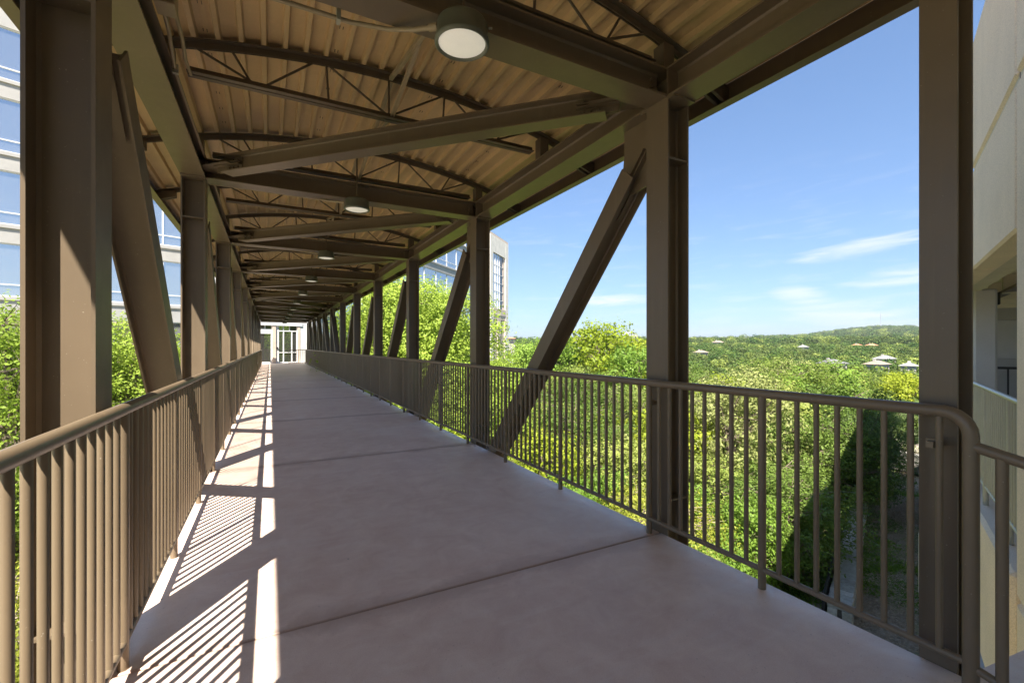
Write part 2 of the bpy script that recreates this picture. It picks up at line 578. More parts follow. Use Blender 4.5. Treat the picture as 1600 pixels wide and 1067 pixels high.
        if cap:
            fs.append(tuple(range(n))[::-1])
            fs.append(tuple((len(pts) - 1) * n + k for k in range(n)))
        return self.add(vs, fs)

    def lathe(self, prof, n=32, c=(0, 0, 0), cap=True):
        c = Vector(c)
        vs, fs = [], []
        for r, z in prof:
            for k in range(n):
                a = 2 * math.pi * k / n
                vs.append(c + Vector((r * math.cos(a), r * math.sin(a), z)))
        for i in range(len(prof) - 1):
            for k in range(n):
                fs.append((i * n + k, i * n + (k + 1) % n, (i + 1) * n + (k + 1) % n, (i + 1) * n + k))
        if cap:
            fs.append(tuple(range(n))[::-1])
            fs.append(tuple((len(prof) - 1) * n + k for k in range(n)))
        return self.add(vs, fs)

    def mesh(self, name, smooth=False):
        me = bpy.data.meshes.new(name)
        me.from_pydata(self.v, [], self.f)
        me.update()
        if smooth:
            me.shade_smooth()
            try:
                me.set_sharp_from_angle(angle=R(66))
            except Exception:
                pass
        return me


def link(name, me, mat=None, parent=None, loc=None):
    o = bpy.data.objects.new(name, me)
    COL.objects.link(o)
    if mat is not None and me is not None and not me.materials:
        me.materials.append(mat)
    if parent is not None:
        o.parent = parent
    if loc is not None:
        o.location = loc
    return o


def part(name, mb, mat, parent=None, smooth=False, loc=None):
    return link(name, mb.mesh(name, smooth), mat, parent, loc)


def tag(o, label=None, cat=None, group=None, kind=None):
    if label: o['label'] = label
    if cat: o['category'] = cat
    if group: o['group'] = group
    if kind: o['kind'] = kind
    return o


def thing(name, label, cat, loc=(0, 0, 0), rz=0.0, group=None):
    o = bpy.data.objects.new(name, None)
    o.empty_display_size = 0.3
    COL.objects.link(o)
    o.location = loc
    o.rotation_euler = (0, 0, rz)
    return tag(o, label, cat, group)


def copy_tree(o, parent=None):
    c = o.copy()
    COL.objects.link(c)
    c.parent = parent
    for ch in list(o.children):
        copy_tree(ch, c)
    return c


# ------------------------------------------------------------------ terrain
GX, GY = 6.69, 2.0                                   # a point on the garage face
GE = Vector((math.sin(R(67.5)), math.cos(R(67.5)), 0))   # along the face
GN = Vector((-GE.y, GE.x, 0))                        # outward normal
GROUND = -8.0


def gpt(s, n, z):
    return Vector((GX, GY, 0)) + GE * s + GN * n + Vector((0, 0, z))


def gn_of(x, y):
    return (x - GX) * GN.x + (y - GY) * GN.y


def gs_of(x, y):
    return (x - GX) * GE.x + (y - GY) * GE.y


def smooth01(t):
    t = min(1.0, max(0.0, t))
    return t * t * (3 - 2 * t)


RG = [0, 45, 90, 130, 230, 330, 500, 800, 1200, 1800, 2300, 4000, 7000]
ZG = [-8, -8, -10.5, -10.5, -7.0, -3.5, -2, 0, 3, 6, 8, 4, 0]


def ground_z(x, y):
    r = math.hypot(x, y)
    a = math.degrees(math.atan2(x, y))
    z = float(np.interp(r, RG, ZG))
    z += 0.25 * math.sin(x * 0.31 + 1.0) * math.cos(y * 0.27) * smooth01((r - 25) / 20)
    hill = 47 * math.exp(-((a - 67.5) / 5.2) ** 2) + 8 * math.exp(-((a - 59.0) / 4.0) ** 2) + 3.0 * math.sin(a * 0.33 + 0.5) + 2.0 * math.sin(a * 0.9 + 1.0)
    z += hill * smooth01((r - 700) / 1300) * (1 - 0.4 * smooth01((r - 2300) / 1500))
    z += 1.2 * math.sin(x * 0.021 + 0.4) * math.sin(y * 0.017 + 1.1) * smooth01((r - 120) / 200)
    return z


def build_ground():
    radii = [0, 3, 6, 9, 12, 15, 18, 21, 24, 28, 32, 37, 43, 50, 60, 72, 88, 108, 135, 170, 215, 270, 340, 430, 540, 680, 850, 1050, 1300,
             1550, 1800, 2050, 2350, 2800, 3500, 4800, 7000]
    n = 180
    vs = [(0, 0, ground_z(0, 0))]
    fs = []
    for r in radii[1:]:
        for k in range(n):
            a = 2 * math.pi * k / n
            x, y = r * math.sin(a), r * math.cos(a)
            vs.append((x, y, ground_z(x, y)))
    for k in range(n):
        fs.append((0, 1 + (k + 1) % n, 1 + k))
    for i in range(len(radii) - 2):
        o, p = 1 + i * n, 1 + (i + 1) * n
        for k in range(n):
            fs.append((o + k, o + (k + 1) % n, p + (k + 1) % n, p + k))
    me = bpy.data.meshes.new('ground')
    me.from_pydata(vs, [], fs)
    me.shade_smooth()
    g = link('ground', me, M['ground'])
    tag(g, kind='structure')


build_ground()

# ================================================================== FOOTBRIDGE
XC = 0.935                      # centre line
XL, XR = -0.70, 2.57            # truss planes
XRAIL_L, XRAIL_R = -0.535, 2.39
Y0, BAY, NB = 2.41, 3.37, 10
YC = [Y0 + BAY * k for k in range(NB + 1)]
YEND = YC[-1] + 1.75
BB, BT = 3.08, 3.29             # beam bottom / top
DECK_L, DECK_R = -0.592, 2.462


def garage_y(x, off=0.0):
    """y of the garage face (moved outwards by off) at x"""
    return GY + (x - GX) * GE.y / GE.x + off / GN.y


bridge = thing('footbridge', 'covered steel truss footbridge with bronze columns and pink concrete walkway', 'footbridge', (XC, Y0, 0))
OFF = (-XC, -Y0, 0)


def bp(name, mb, mat='steel', parent=None, smooth=False):
    if parent is None:
        return part(name, mb, M[mat], bridge, smooth, OFF)
    return part(name, mb, M[mat], parent, smooth)


# --- walkway slabs with open joints, on a recessed bed
ys = [None] + [y - 0.035 for y in YC] + [40.2]
for i in range(len(ys) - 1):
    g = 0.005
    y1 = ys[i + 1] - g
    mb = MB()
    if i == 0:
        pl = [(DECK_L, garage_y(DECK_L, 0.01)), (2.95, garage_y(2.95, 0.01)), (2.95, 0.70), (DECK_R, 0.76), (DECK_R, y1), (DECK_L, y1)]
    elif i == len(ys) - 2:
        pl = [(DECK_L, ys[i] + g), (DECK_R, ys[i] + g), (DECK_R, 40.0 + .364 * DECK_R - 0.02), (DECK_L, 40.0 + .364 * DECK_L - 0.02)]
    else:
        pl = [(DECK_L, ys[i] + g), (DECK_R, ys[i] + g), (DECK_R, y1), (DECK_L, y1)]
    # small arris at the joints
    cx = sum(p[0] for p in pl) / len(pl)
    cy = sum(p[1] for p in pl) / len(pl)
    n = len(pl)
    top = [(x, y + (0.005 if y < cy else -0.005), 0.0) for x, y in pl]
    mid = [(x, y, -0.005) for x, y in pl]
    bot = [(x, y, -0.14) for x, y in pl]
    fs = [tuple(range(n))]
    for a in range(2):
        for k in range(n):
            fs.append(((a) * n + k, (a + 1) * n + k, (a + 1) * n + (k + 1) % n, a * n + (k + 1) % n))
    fs.append(tuple(range(2 * n, 3 * n))[::-1])
    mb.add(top + mid + bot, fs)
    bp('deck_slab', mb, 'deck')
mb = MB()
mb.add([(DECK_L + .02, garage_y(DECK_L) + .05, -0.035), (DECK_R - .02, garage_y(DECK_R) + .05, -0.035), (DECK_R - .02, 39.5, -0.035), (DECK_L + .02, 39.5, -0.035),
        (DECK_L + .02, garage_y(DECK_L) + .05, -0.17), (DECK_R - .02, garage_y(DECK_R) + .05, -0.17), (DECK_R - .02, 39.5, -0.17), (DECK_L + .02, 39.5, -0.17)],
       [(0, 1, 2, 3), (7, 6, 5, 4), (0, 4, 5, 1), (1, 5, 6, 2), (2, 6, 7, 3), (3, 7, 4, 0)])
bp('deck_pan', mb, 'joist')
for x in (XL, XR):
    mb = MB()
    mb.ibeam((x, garage_y(x, 0.05), -0.62), (x, 39.6, -0.62), (0, 0, 1), 0.26, 0.205)
    bp('bottom_chord', mb)
for y in YC:
    mb = MB()
    mb.ibeam((XL + .11, y, -0.33), (XR - .11, y, -0.33), (0, 0, 1), 0.30, 0.15)
    bp('floor_beam', mb)

# --- columns
end_posts = [(XR, 0.845), (XL, 0.845), (XR, YEND - 0.15), (XL, YEND - 0.15)]
col_pts = [(x, y) for y in YC for x in (XL, XR)] + end_posts
mb = MB()
mb.ibeam((0, 0, -0.75), (0, 0, BB), (1, 0, 0), 0.21, 0.205)
me_col = mb.mesh('column')
mb = MB()
mb.box(-.09, .09, .0062, .098, 2.655, 2.668)
mb.box(-.09, .09, -.098, -.0062, 2.655, 2.668)
me_st = mb.mesh('stiffener')
mb = MB()
mb.box(-.09, .09, .0062, .098, .235, .248)
mb.box(-.09, .09, -.098, -.0062, .235, .248)
me_st2 = mb.mesh('stiffener')
mb = MB()
mb.ibeam((0, 0, -0.75), (0, 0, BB), (1, 0, 0), 0.158, 0.124, 0.012, 0.008)
me_post_col = mb.mesh('column')
for x, y in end_posts:
    sgn = 1 if x > XC else -1
    link('column', me_post_col, M['steel'], bridge, (x - sgn * .026 - XC, y - Y0, 0))
for x, y in col_pts:
    if (x, y) in end_posts:
        continue
    c = link('column', me_col, M['steel'], bridge, (x - XC, y - Y0, 0))
    link('stiffener', me_st, M['steel'], c)
    link('stiffener', me_st2, M['steel'], c)

# --- truss diagonals with gussets
for k in range(NB):
    for x in (XL, XR):
        if k < 5:
            a, b = Vector((x, YC[k], 3.02)), Vector((x, YC[k + 1], -0.62))
        else:
            a, b = Vector((x, YC[k + 1], 3.02)), Vector((x, YC[k], -0.62))
        d = (b - a).normalized()
        p0, p1 = a + d * 0.46, b - d * 0.28
        mb = MB()
        mb.ibeam(p0, p1, (1, 0, 0), 0.2, 0.165, 0.012, 0.009)
        dg = bp('diagonal_brace', mb)
        # gusset plate in the truss plane: hung from the beam, beside the column
        s = 1 if k < 5 else -1
        yk = a.y
        w = Vector((0, -d.z * s, d.y * s))
        mb = MB()
        t = 0.008
        pr = [(yk + s * .104, BB - .002), (yk + s * .46, BB - .002), (yk + s * .46, BB - .16), (yk + s * .40, BB - .27), (yk + s * .33, BB - .20), (yk + s * .104, BB - .52)]
        e = a + d * 0.62
        pr = [(yk + s * .104, BB - .002), (yk + s * .45, BB - .002), (yk + s * .45, BB - .20), (e.y + s * .06, e.z + .08), (e.y - s * .06, e.z - .02), (yk + s * .104, BB - .50)]
        mb.extrude([(q[0], q[1]) for q in pr], (x - t, 0, 0), (x + t, 0, 0), (0, 1, 0), (0, 0, 1))
        bp('gusset_plate', mb, 'steel', dg)
        # splice angles either side of the web end
        for sx in (-1, 1):
            mb = MB()
            o = Vector((sx * 0.03, 0, 0))
            q = Vector((0, -d.z, d.y))
            for sg in (-1, 1):
                mb.extrude([(-.022, -.004), (.022, -.004), (.022, .004), (-.022, .004)], a + d * .26 + o + q * sg * 0.02, a + d * .86 + o + q * sg * 0.02, (1, 0, 0), q)
            bp('splice_angle', mb, 'steel', dg)
        # foot gusset
        mb = MB()
        f = b - d * 0.5
        pr = [(b.y - s * .104, b.z + .13), (b.y - s * .104, b.z + .75), (f.y + s * .02, f.z + .12), (f.y - s * .12, f.z - .06), (f.y - s * .12, b.z + .13)]
        mb.extrude(pr, (x - t, 0, 0), (x + t, 0, 0), (0, 1, 0), (0, 0, 1))
        bp('gusset_plate', mb, 'steel', dg)

# --- edge beams, cross beams, plan bracing
for x in (XL, XR):
    mb = MB()
    mb.ibeam((x, garage_y(x, .03), (BB + BT) / 2), (x, YEND, (BB + BT) / 2), (0, 0, 1), BT - BB, 0.215, 0.014, 0.01)
    eb = bp('edge_beam', mb)
    for y in YC + [0.845]:
        mb = MB()
        for sx in (-1, 1):
            for dy in (-.098, .098):
                mb.box(min(x + sx * .006, x + sx * .104), max(x + sx * .006, x + sx * .104), y + dy - .006, y + dy + .006, BB + .016, BT - .016)
        mb.box(x - .104, x + .104, y - .16, y + .16, BB - .016, BB - .001)
        bp('stiffener', mb, 'steel', eb)
cross_y = YC + [YEND - .15]
for y in cross_y:
    mb = MB()
    mb.ibeam((XL + .11, y, (BB + BT) / 2), (XR - .11, y, (BB + BT) / 2), (0, 0, 1), BT - BB - .006, 0.2, 0.014, 0.01)
    cb = bp('cross_beam', mb)
    for x, s in ((XL + .14, 1), (XR - .14, -1)):
        mb = MB()
        for i in range(3):
            for dy in (-1, 1):
                zc = BB + .06 + i * .045
                mb.tube([(x + s * .03, y + dy * .005, zc), (x + s * .03, y + dy * .022, zc)], .011, 6)
        bp('bolt', mb, 'steel', cb)
bolt = MB()
for k in range(NB):
    if k < 5:
        a, b = Vector((XR - .1, YC[k] + .1, BB + .085)), Vector((XL + .1, YC[k + 1] - .1, BB + .085))
    else:
        a, b = Vector((XR - .1, YC[k + 1] - .1, BB + .085)), Vector((XL + .1, YC[k] + .1, BB + .085))
    d = (b - a).normalized()
    q = Vector((-d.y, d.x, 0))
    mb = MB()
    mb.ibeam(a + d * .30, b - d * .30, (0, 0, 1), 0.168, 0.15, 0.011, 0.008)
    rb = bp('roof_brace', mb)
    for e, dd in ((a, d), (b, -d)):
        mb = MB()
        mb.extrude([(-.11, -.005), (.11, -.005), (.07, .005), (-.07, .005)], e - dd * 0.02, e + dd * .42, q, (0, 0, 1))
        bp('gusset_plate', mb, 'steel', rb)
        mb = MB()
        for sg in (-1, 1):
            mb.extrude([(0, 0), (.055, 0), (.055, .006), (.006, .006), (.006, .055), (0, .055)] if sg > 0 else [(0, 0), (0, -.055), (.006, -.055), (.006, -.006), (.055, -.006), (.055, 0)],
                       e + dd * .2 + q * .008 + Vector((0, 0, sg * .008)), e + dd * .52 + q * .008 + Vector((0, 0, sg * .008)), q, (0, 0, 1))
            mb.extrude([(0, 0), (-.055, 0), (-.055, .006), (-.006, .006), (-.006, .055), (0, .055)] if sg > 0 else [(0, 0), (0, -.055), (-.006, -.055), (-.006, -.006), (-.055, -.006), (-.055, 0)],
                       e + dd * .2 - q * .008 + Vector((0, 0, sg * .008)), e + dd * .52 - q * .008 + Vector((0, 0, sg * .008)), q, (0, 0, 1))
        bp('splice_angle', mb, 'steel', rb)
        mb = MB()
        for i in range(3):
            for sg in (-1, 1):
                c = e + dd * (.36 + .055 * i) + Vector((0, 0, sg * .036))
                for sq in (-1, 1):
                    mb.tube([c + q * sq * .012, c + q * sq * .034], .011, 6)
        bp('bolt', mb, 'steel', rb)

# --- arched roof: bow joists and ribbed deck
HALF = 2.26


def zr(x):
    return 3.745 - 0.075 * (x - XC) ** 2


def arc(x0, x1, n):
    return [(x0 + (x1 - x0) * i / n, zr(x0 + (x1 - x0) * i / n)) for i in range(n + 1)]


def sweep_arc(mb, pts, y, prof):
    """prof: (dy, dz) polygon swept along pts (x, z)"""
    n = len(prof)
    vs, fs = [], []
    for (x, z) in pts:
        for dy, dz in prof:
            vs.append((x, y + dy, z + dz))
    for i in range(len(pts) - 1):
        for k in range(n):
            fs.append((i * n + k, (i + 1) * n + k, (i + 1) * n + (k + 1) % n, i * n + (k + 1) % n))
    fs.append(tuple(range(n)))
    fs.append(tuple((len(pts) - 1) * n + k for k in range(n))[::-1])
    mb.add(vs, fs)


def L_prof(s, up):
    """one leg of a double angle: horizontal leg away from the centre, vertical leg at the centre"""
    g, w, h, t = .006 * s, .052 * s, .052, .006
    if up:      # vertical leg pointing down from a top flange
        return [(g, 0), (w, 0), (w, -t), (g + t * s, -t), (g + t * s, -h), (g, -h)]
    return [(g, 0), (w, 0), (w, t), (g + t * s, t), (g + t * s, h), (g, h)]


JB = 3.345
mb = MB()
for s in (-1, 1):
    sweep_arc(mb, arc(XC - HALF + .03, XC + HALF - .03, 30), 0, L_prof(s, True))
me_top = mb.mesh('joist')
mb = MB()
for s in (-1, 1):
    sweep_arc(mb, [(XL + .16, JB), (XR - .16, JB)], 0, L_prof(s, False))
me_bot = mb.mesh('bottom_chord')
web_meshes = []
nodes_b = [XC - 1.2, XC - .46, XC, XC + .46, XC + 1.2]
segs = []
xs_b = [XC - 1.02, XC, XC + 1.02]
for s in (-1, 1):
    segs += [((XC, JB + .03), (XC + s * .52, zr(XC + s * .52) - .03)),
             ((XC + s * .60, zr(XC + s * .60) - .03), (XC + s * .98, JB + .03)),
             ((XC + s * 1.06, JB + .03), (XC + s * 1.20, zr(XC + s * 1.20) - .03)),
             ((XC + s * 1.02, JB + .03), (XC + s * 1.46, zr(XC + s * 1.46) - .02)),
             ((XC + s * .52 + s * .0, zr(XC + s * .55) - .03), (XC + s * .50, JB + .03))]
segs.append(((XC, JB + .03), (XC, zr(XC) - .03)))
for (p, q) in segs:
    mb = MB()
    mb.tube([(p[0], 0, p[1]), (q[0], 0, q[1])], .0095, 6)
    web_meshes.append(mb.mesh('web_bar'))
mb = MB()
for s in (-1, 1):
    x = XC + s * 1.6
    mb.box(x - .05, x + .05, -.05, .05, BT + .001, zr(x) - .05)
me_seat = mb.mesh('seat')
joist_y = []
y = Y0 - BAY / 2
while y < YEND:
    joist_y.append(y)
    y += BAY / 2
for y in joist_y:
    j = link('joist', me_top, M['joist'], bridge, (-XC, y - Y0, 0))
    link('bottom_chord', me_bot, M['joist'], j)
    link('seat', me_seat, M['joist'], j)
    for wm in web_meshes:
        link('web_bar', wm, M['joist'], j)
# cross bridging between joists at the crown
for i in range(len(joist_y) - 1):
    ya, yb = joist_y[i], joist_y[i + 1]
    for (p, q) in (((XC, ya + .02, JB + .03), (XC, yb - .02, zr(XC) - .04)), ((XC + .012, ya + .02, zr(XC) - .04), (XC + .012, yb - .02, JB + .03))):
        mb = MB()
        mb.extrude([(-.002, -.016), (.028, -.016), (.028, -.012), (.002, -.012), (.002, .016), (-.002, .016)], p, q, (1, 0, 0), (0, 0, 1))
        bp('bridging_bar', mb, 'conduit')

# ribbed deck sheets
RIB = 0.1505
nrib = 30
x_start = XC - RIB * nrib / 2
prof = []
for i in range(nrib):
    x0 = x_start + i * RIB
    prof.append([(x0, .040), (x0 + .052, .040), (x0 + .062, .001), (x0 + .092, .001), (x0 + .102, .040)])
ycuts = [None, 6.0, 12.1, 18.2, 24.3, 30.4, YEND + 0.25]
for si in range(5):
    ribs = prof[si * 6:(si + 1) * 6]
    poly = [p for r_ in ribs for p in r_] + [(ribs[-1][0][0] + RIB, .040)]
    for yi in range(len(ycuts) - 1):
        up = 0.0012 * (yi % 2)
        vs, fs = [], []
        n = len(poly)
        yb = ycuts[yi + 1]
        for end in (0, 1):
            for x, dz in poly:
                z = zr(x) + dz + up
                ya = garage_y(x, .04) if yi == 0 else ycuts[yi]
                vs.append((x, yb if end else ya, z))
        for end in (0, 1):
            for x, dz in poly:
                z = zr(x) + dz + up + .006
                ya = garage_y(x, .04) if yi == 0 else ycuts[yi]
                vs.append((x, yb if end else ya, z))
        for k in range(n - 1):
            fs.append((k, n + k, n + k + 1, k + 1))
            fs.append((2 * n + k, 2 * n + k + 1, 3 * n + k + 1, 3 * n + k))
            fs.append((k, k + 1, 2 * n + k + 1, 2 * n + k))
            fs.append((n + k, 3 * n + k, 3 * n + k + 1, n + k + 1))
        mb = MB()
        mb.add(vs, fs)
        bp('roof_sheet', mb, 'decking')
for si in range(1, 5):
    x = x_start + si * 6 * RIB
    mb = MB()
    y = 0.9
    while y < 18:
        for dx in (-.012, .012):
            mb.box(x + dx - .0025, x + dx + .0025, y - .016, y + .016, zr(x) + .0335, zr(x) + .0385)
        y += .31
    bp('punch_mark', mb, 'joist')
    mb = MB()
    mb.box(x - .024, x + .024, garage_y(x, .1), YEND + .2, zr(x) + .0385, zr(x) + .0395)
    bp('lap_seam', mb, 'decking')
# eave channels
for s in (-1, 1):
    x = XC + s * HALF
    z = zr(x)
    prof_e = [(0, .055), (s * .008, .055), (s * .008, -.135), (-s * .075, -.135), (-s * .075, -.127), (0, -.127)]
    mb = MB()
    mb.extrude(prof_e, (x, garage_y(x, .05), z), (x, YEND + .25, z), (1, 0, 0), (0, 0, 1))
    ev = bp('eave_channel', mb)
    for y in joist_y:
        if y < garage_y(x) + .2:
            continue
        mb = MB()
        for dy in (-.045, .02):
            mb.extrude([(0, 0), (s * -.22, .03), (s * -.22, -.05), (0, -.125)], (x - s * .001, y + dy, z), (x - s * .001, y + dy + .025, z), (1, 0, 0), (0, 0, 1))
        bp('eave_clip', mb, 'joist', ev)
# end fascia of the roof
mb = MB()
sweep_arc(mb, arc(XC - HALF, XC + HALF, 24), YEND + .26, [(0, .06), (.008, .06), (.008, -.10), (0, -.10)])
bp('end_fascia', mb)

# ================================================================== RAILINGS
RT, RB_ = 1.07, 0.105          # top rail centre, bottom rail centre


def bend(p_prev, corner, p_next, r, n=6):
    a = (Vector(p_prev) - Vector(corner)).normalized()
    b = (Vector(p_next) - Vector(corner)).normalized()
    s = Vector(corner) + a * r
    e = Vector(corner) + b * r
    c = Vector(corner) + (a + b) * r
    pts = []
    for i in range(n + 1):
        t = i / n * math.pi / 2
        pts.append(c - b * r * math.cos(t) - a * r * math.sin(t))
    return pts


mb = MB(); mb.tube([(0, 0, RB_ + .005), (0, 0, RT - .005)], .0128, 8, cap=False)
me_bal = mb.mesh('baluster', True)
mb = MB(); mb.tube([(0, 0, -.002), (0, 0, RT - .005)], .0205, 10)
me_post = mb.mesh('post', True)
mb = MB()
mb.lathe([(.05, 0), (.05, .006), (.034, .012), (.021, .016)], 12, (0, 0, 0.0005))
me_foot = mb.mesh('foot_collar', True)
mb = MB(); mb.box(.02, .028, -.02, .02, .91, .95)
mb.box(0.0, .075, -.012, .012, .915, .94)
me_brk = mb.mesh('bracket')


def railing(name, x, y0, y1, label, posts, side, keep, collars):
    t = thing(name, label, 'railing', (x, y0, 0))
    L = y1 - y0
    if side > 0:
        pts = [(0, L, RT), (0, .10, RT)] + [(0, p.y, p.z) for p in bend((0, .5, RT), (0, 0, RT), (0, 0, .5), .085)] + [(0, 0, RT - .3), (0, 0, -.002)]
    else:
        pts = [(0, 0, RT), (0, L, RT)]
    mb = MB(); mb.tube(pts, .0255, 14)
    part('top_rail', mb, M['rail'], t, True)
    mb = MB(); mb.tube([(0, 0, RB_), (0, L, RB_)], .0165, 8)
    part('bottom_rail', mb, M['rail'], t, True)
    for py in posts:
        if y0 + .05 < py <= y1 + .001:
            p = link('post', me_post, M['rail'], t, (0, py - y0, 0))
            if collars:
                link('foot_collar', me_foot, M['rail'], p)
    # balusters spaced evenly between posts
    ps = [y0] + [p for p in posts if y0 + .05 < p < y1 + .001]
    if ps[-1] < y1 - .05:
        ps.append(y1)
    bal = []
    for a, b in zip(ps, ps[1:]):
        n = max(1, round((b - a) / .0935))
        bal += [a + (b - a) * i / n for i in range(1, n)]
    bal.sort(key=lambda v: abs(v - 1.2))
    for v in bal[:keep]:
        link('baluster', me_bal, M['rail'], t, (0, v - y0, 0))
    mb = MB()
    for v in bal[keep:]:
        mb.tube([(0, v - y0, RB_ + .005), (0, v - y0, RT - .005)], .0128, 6, cap=False)
    o = part('far_baluster', mb, M['rail'], t, True)
    o['kind'] = 'stuff'
    for y in YC + [.845]:
        if y0 < y < y1 and side > 0:
            link('bracket', me_brk, M['rail'], t, (side * .0, y - y0 + .0, 0)).scale = (side, 1, 1)
    return t


posts_r = [0.72, 1.565] + [Y0 + BAY / 3 * i for i in range(0, 32)]
posts_l = [Y0 - BAY / 3 * i for i in (3, 2, 1)] + [Y0 + BAY / 3 * i for i in range(0, 32)]
posts_r = [p for p in posts_r if p < YEND - .2]
posts_l = [p for p in posts_l if p < YEND - .2]
YR = 37.6
railing('railing', XRAIL_R, 0.72, YR, 'bronze steel railing in front of the green woods, bent down at its near end', posts_r, 1, 250, False)
railing('railing', XRAIL_L, garage_y(XRAIL_L, .02), YR, 'sunlit bronze steel railing beside the glass office, throwing striped shadows', posts_l, -1, 250, False)

# short rail across the far landing
t = thing('railing', 'short bronze railing across the far landing before the glass door', 'railing', (XRAIL_R, YR, 0))
mb = MB(); mb.tube([(0, 0, RT), (-1.15, 0, RT)], .0255, 10); part('top_rail', mb, M['rail'], t, True)
mb = MB(); mb.tube([(0, 0, RB_), (-1.15, 0, RB_)], .0165, 8); part('bottom_rail', mb, M['rail'], t, True)
link('post', me_post, M['rail'], t, (-1.15, 0, 0)); link('post', me_post, M['rail'], t, (-0.02, 0, 0))
for i in range(1, 9):
    link('baluster', me_bal, M['rail'], t, (-1.15 * i / 9, 0, 0))

# low handrail sloping down to the garage from the end post
yh0, yh1 = 0.72, garage_y(XRAIL_R, .03)
t = thing('handrail', 'low bronze handrail sloping down from the bent rail end towards the concrete garage', 'handrail', (XRAIL_R, yh0, 0))


def hz(y):
    return 0.945 - (yh0 - y) * 0.26


mb = MB(); mb.tube([(0, -.01, hz(yh0)), (0, yh1 - yh0, hz(yh1))], .0215, 12); part('top_rail', mb, M['rail'], t, True)
mb = MB(); mb.tube([(0, -.01, RB_ - .01), (0, yh1 - yh0, RB_ - .01 - .26 * (yh0 - yh1))], .0165, 8); part('bottom_rail', mb, M['rail'], t, True)
k = 0
yy = yh0 - .085
while yy > yh1 + .03:
    mb = MB(); mb.tube([(0, yy - yh0, RB_ - .26 * (yh0 - yy)), (0, yy - yh0, hz(yy) - .005)], .0185 if k == 0 else .0128, 10, cap=False)
    part('baluster', mb, M['rail'], t, True)
    yy -= .093
    k += 1

# ================================================================== LIGHTS, CONDUITS
def make_light():
    t = thing('pendant_light', '', 'light')
    mb = MB()
    mb.lathe([(.015, .125), (.10, .122), (.128, .112), (.137, .095), (.140, .02), (.147, .014), (.147, -.004), (.137, -.012), (.128, -.006), (.125, .006)], 40, cap=False)
    h = part('housing', mb, M['housing'], t, True)
    mb = MB()
    mb.lathe([(.126, .002), (.10, -.007), (.05, -.012), (.004, -.0135)], 40, cap=True)
    part('lens', mb, M['lens'], t, True)
    mb = MB(); mb.tube([(.0, -.02, .12), (.0, -.02, .40)], .0085, 8)
    part('stem', mb, M['joist'], t, True)
    mb = MB(); mb.lathe([(.024, .12), (.024, .142), (.012, .15)], 12, (0, -.02, 0)); part('collar', mb, M['joist'], t, True)
    mb = MB(); mb.tube([(.13, -.06, .09), (.148, -.068, .09)], .006, 6); part('screw', mb, M['galv'], t)
    mb = MB(); mb.box(-.03, .03, -.035, .0, .335, .347); part('mount_plate', mb, M['joist'], t)
    return t


ordw = ['first', 'second', 'third', 'fourth', 'fifth', 'sixth', 'seventh', 'eighth', 'ninth', 'tenth', 'eleventh', 'twelfth', 'thirteenth', 'fourteenth', 'fifteenth', 'sixteenth', 'seventeenth', 'eighteenth', 'nineteenth',
        'twentieth', 'twenty-first', 'twenty-second', 'twenty-third', 'twenty-fourth', 'twenty-fifth', 'twenty-sixth', 'twenty-seventh', 'twenty-eighth']
L0 = make_light()
for i, y in enumerate(YC):
    o = L0 if i == 0 else copy_tree(L0)
    o.location = (XC - .02, y - .115, 2.96)
    if i == 0:
        o['label'] = 'large round ceiling light with pale lens, nearest of the row along the bridge roof'
    else:
        o['label'] = 'small round ceiling light, %s from the camera end of the row' % ordw[i]
    o['group'] = 'round lights along the bridge roof'

cb_y = Y0 + .135
mb = MB()
mb.tube([(XL + .10, cb_y + .07, BB + .02), (XC - 1.0, cb_y + .07, BB + .02), (XC - .55, cb_y + .06, BB + .015), (XC - .36, cb_y - .01, BB - .005), (XC - .25, cb_y - .13, BB - .045), (XC - .155, cb_y - .22, BB - .055)], .0125, 8)
c = tag(part('conduit', mb, M['conduit'], None, True), 'thin tan conduit running along the beam to the nearest ceiling light', 'conduit')
mb = MB(); mb.box(XC - .62, XC - .60, cb_y + .035, cb_y + .085, BB - .004, BB + .06); part('conduit_strap', mb, M['galv'], c)
mb = MB(); mb.tube([(XC - .185, cb_y - .192, BB - .053), (XC - .15, cb_y - .226, BB - .056)], .019, 8); part('conduit_fitting', mb, M['conduit'], c, True)
# junction box on the beam with its conduits
jx, jy, jz = XL + .115, 3.28, BT - .005
t = thing('junction_box', 'square bronze junction box with bent conduits on the beam over the sunlit railing', 'junction box', (jx, jy, jz))
mb = MB(); mb.cbox(0, .10, -.07, .07, .0, .13, .004); part('box', mb, M['conduit'], t)
mb = MB(); mb.tube([(.05, -.07, .07), (.05, -.17, .07), (.03, -.22, .0), (.03, -.36, -.02), (.01, -.44, .06), (.01, -.62, .06)], .0115, 8); part('conduit', mb, M['conduit'], t, True)
mb = MB(); mb.tube([(.03, .07, .03), (.03, .22, .0), (.012, .48, -.03), (.0, .62, -.03), (.0, 4.0, -.03)], .0115, 8); part('conduit', mb, M['conduit'], t, True)
mb = MB(); mb.tube([(.08, .07, .06), (.085, .3, .03), (.07, .55, .02), (.07, .80, .05)], .0115, 8); part('conduit', mb, M['conduit'], t, True)
mb = MB(); mb.box(-.012, .02, .60, .63, -.06, .0); part('conduit_strap', mb, M['galv'], t)
# conduits lying behind every second cross beam to the lights
for i in range(1, 6):
    y = YC[i] + .125
    mb = MB()
    mb.tube([(XL + .12, y, BB + .015), (XC - .5, y, BB + .012), (XC - .32, y - .06, BB - .01), (XC - .16, y - .22, BB - .05)], .0115, 7)
    o = part('conduit', mb, M['conduit'], None, True)
    tag(o, 'thin conduit feeding the %s ceiling light from the camera' % ordw[i], 'conduit', 'conduits to the ceiling lights')

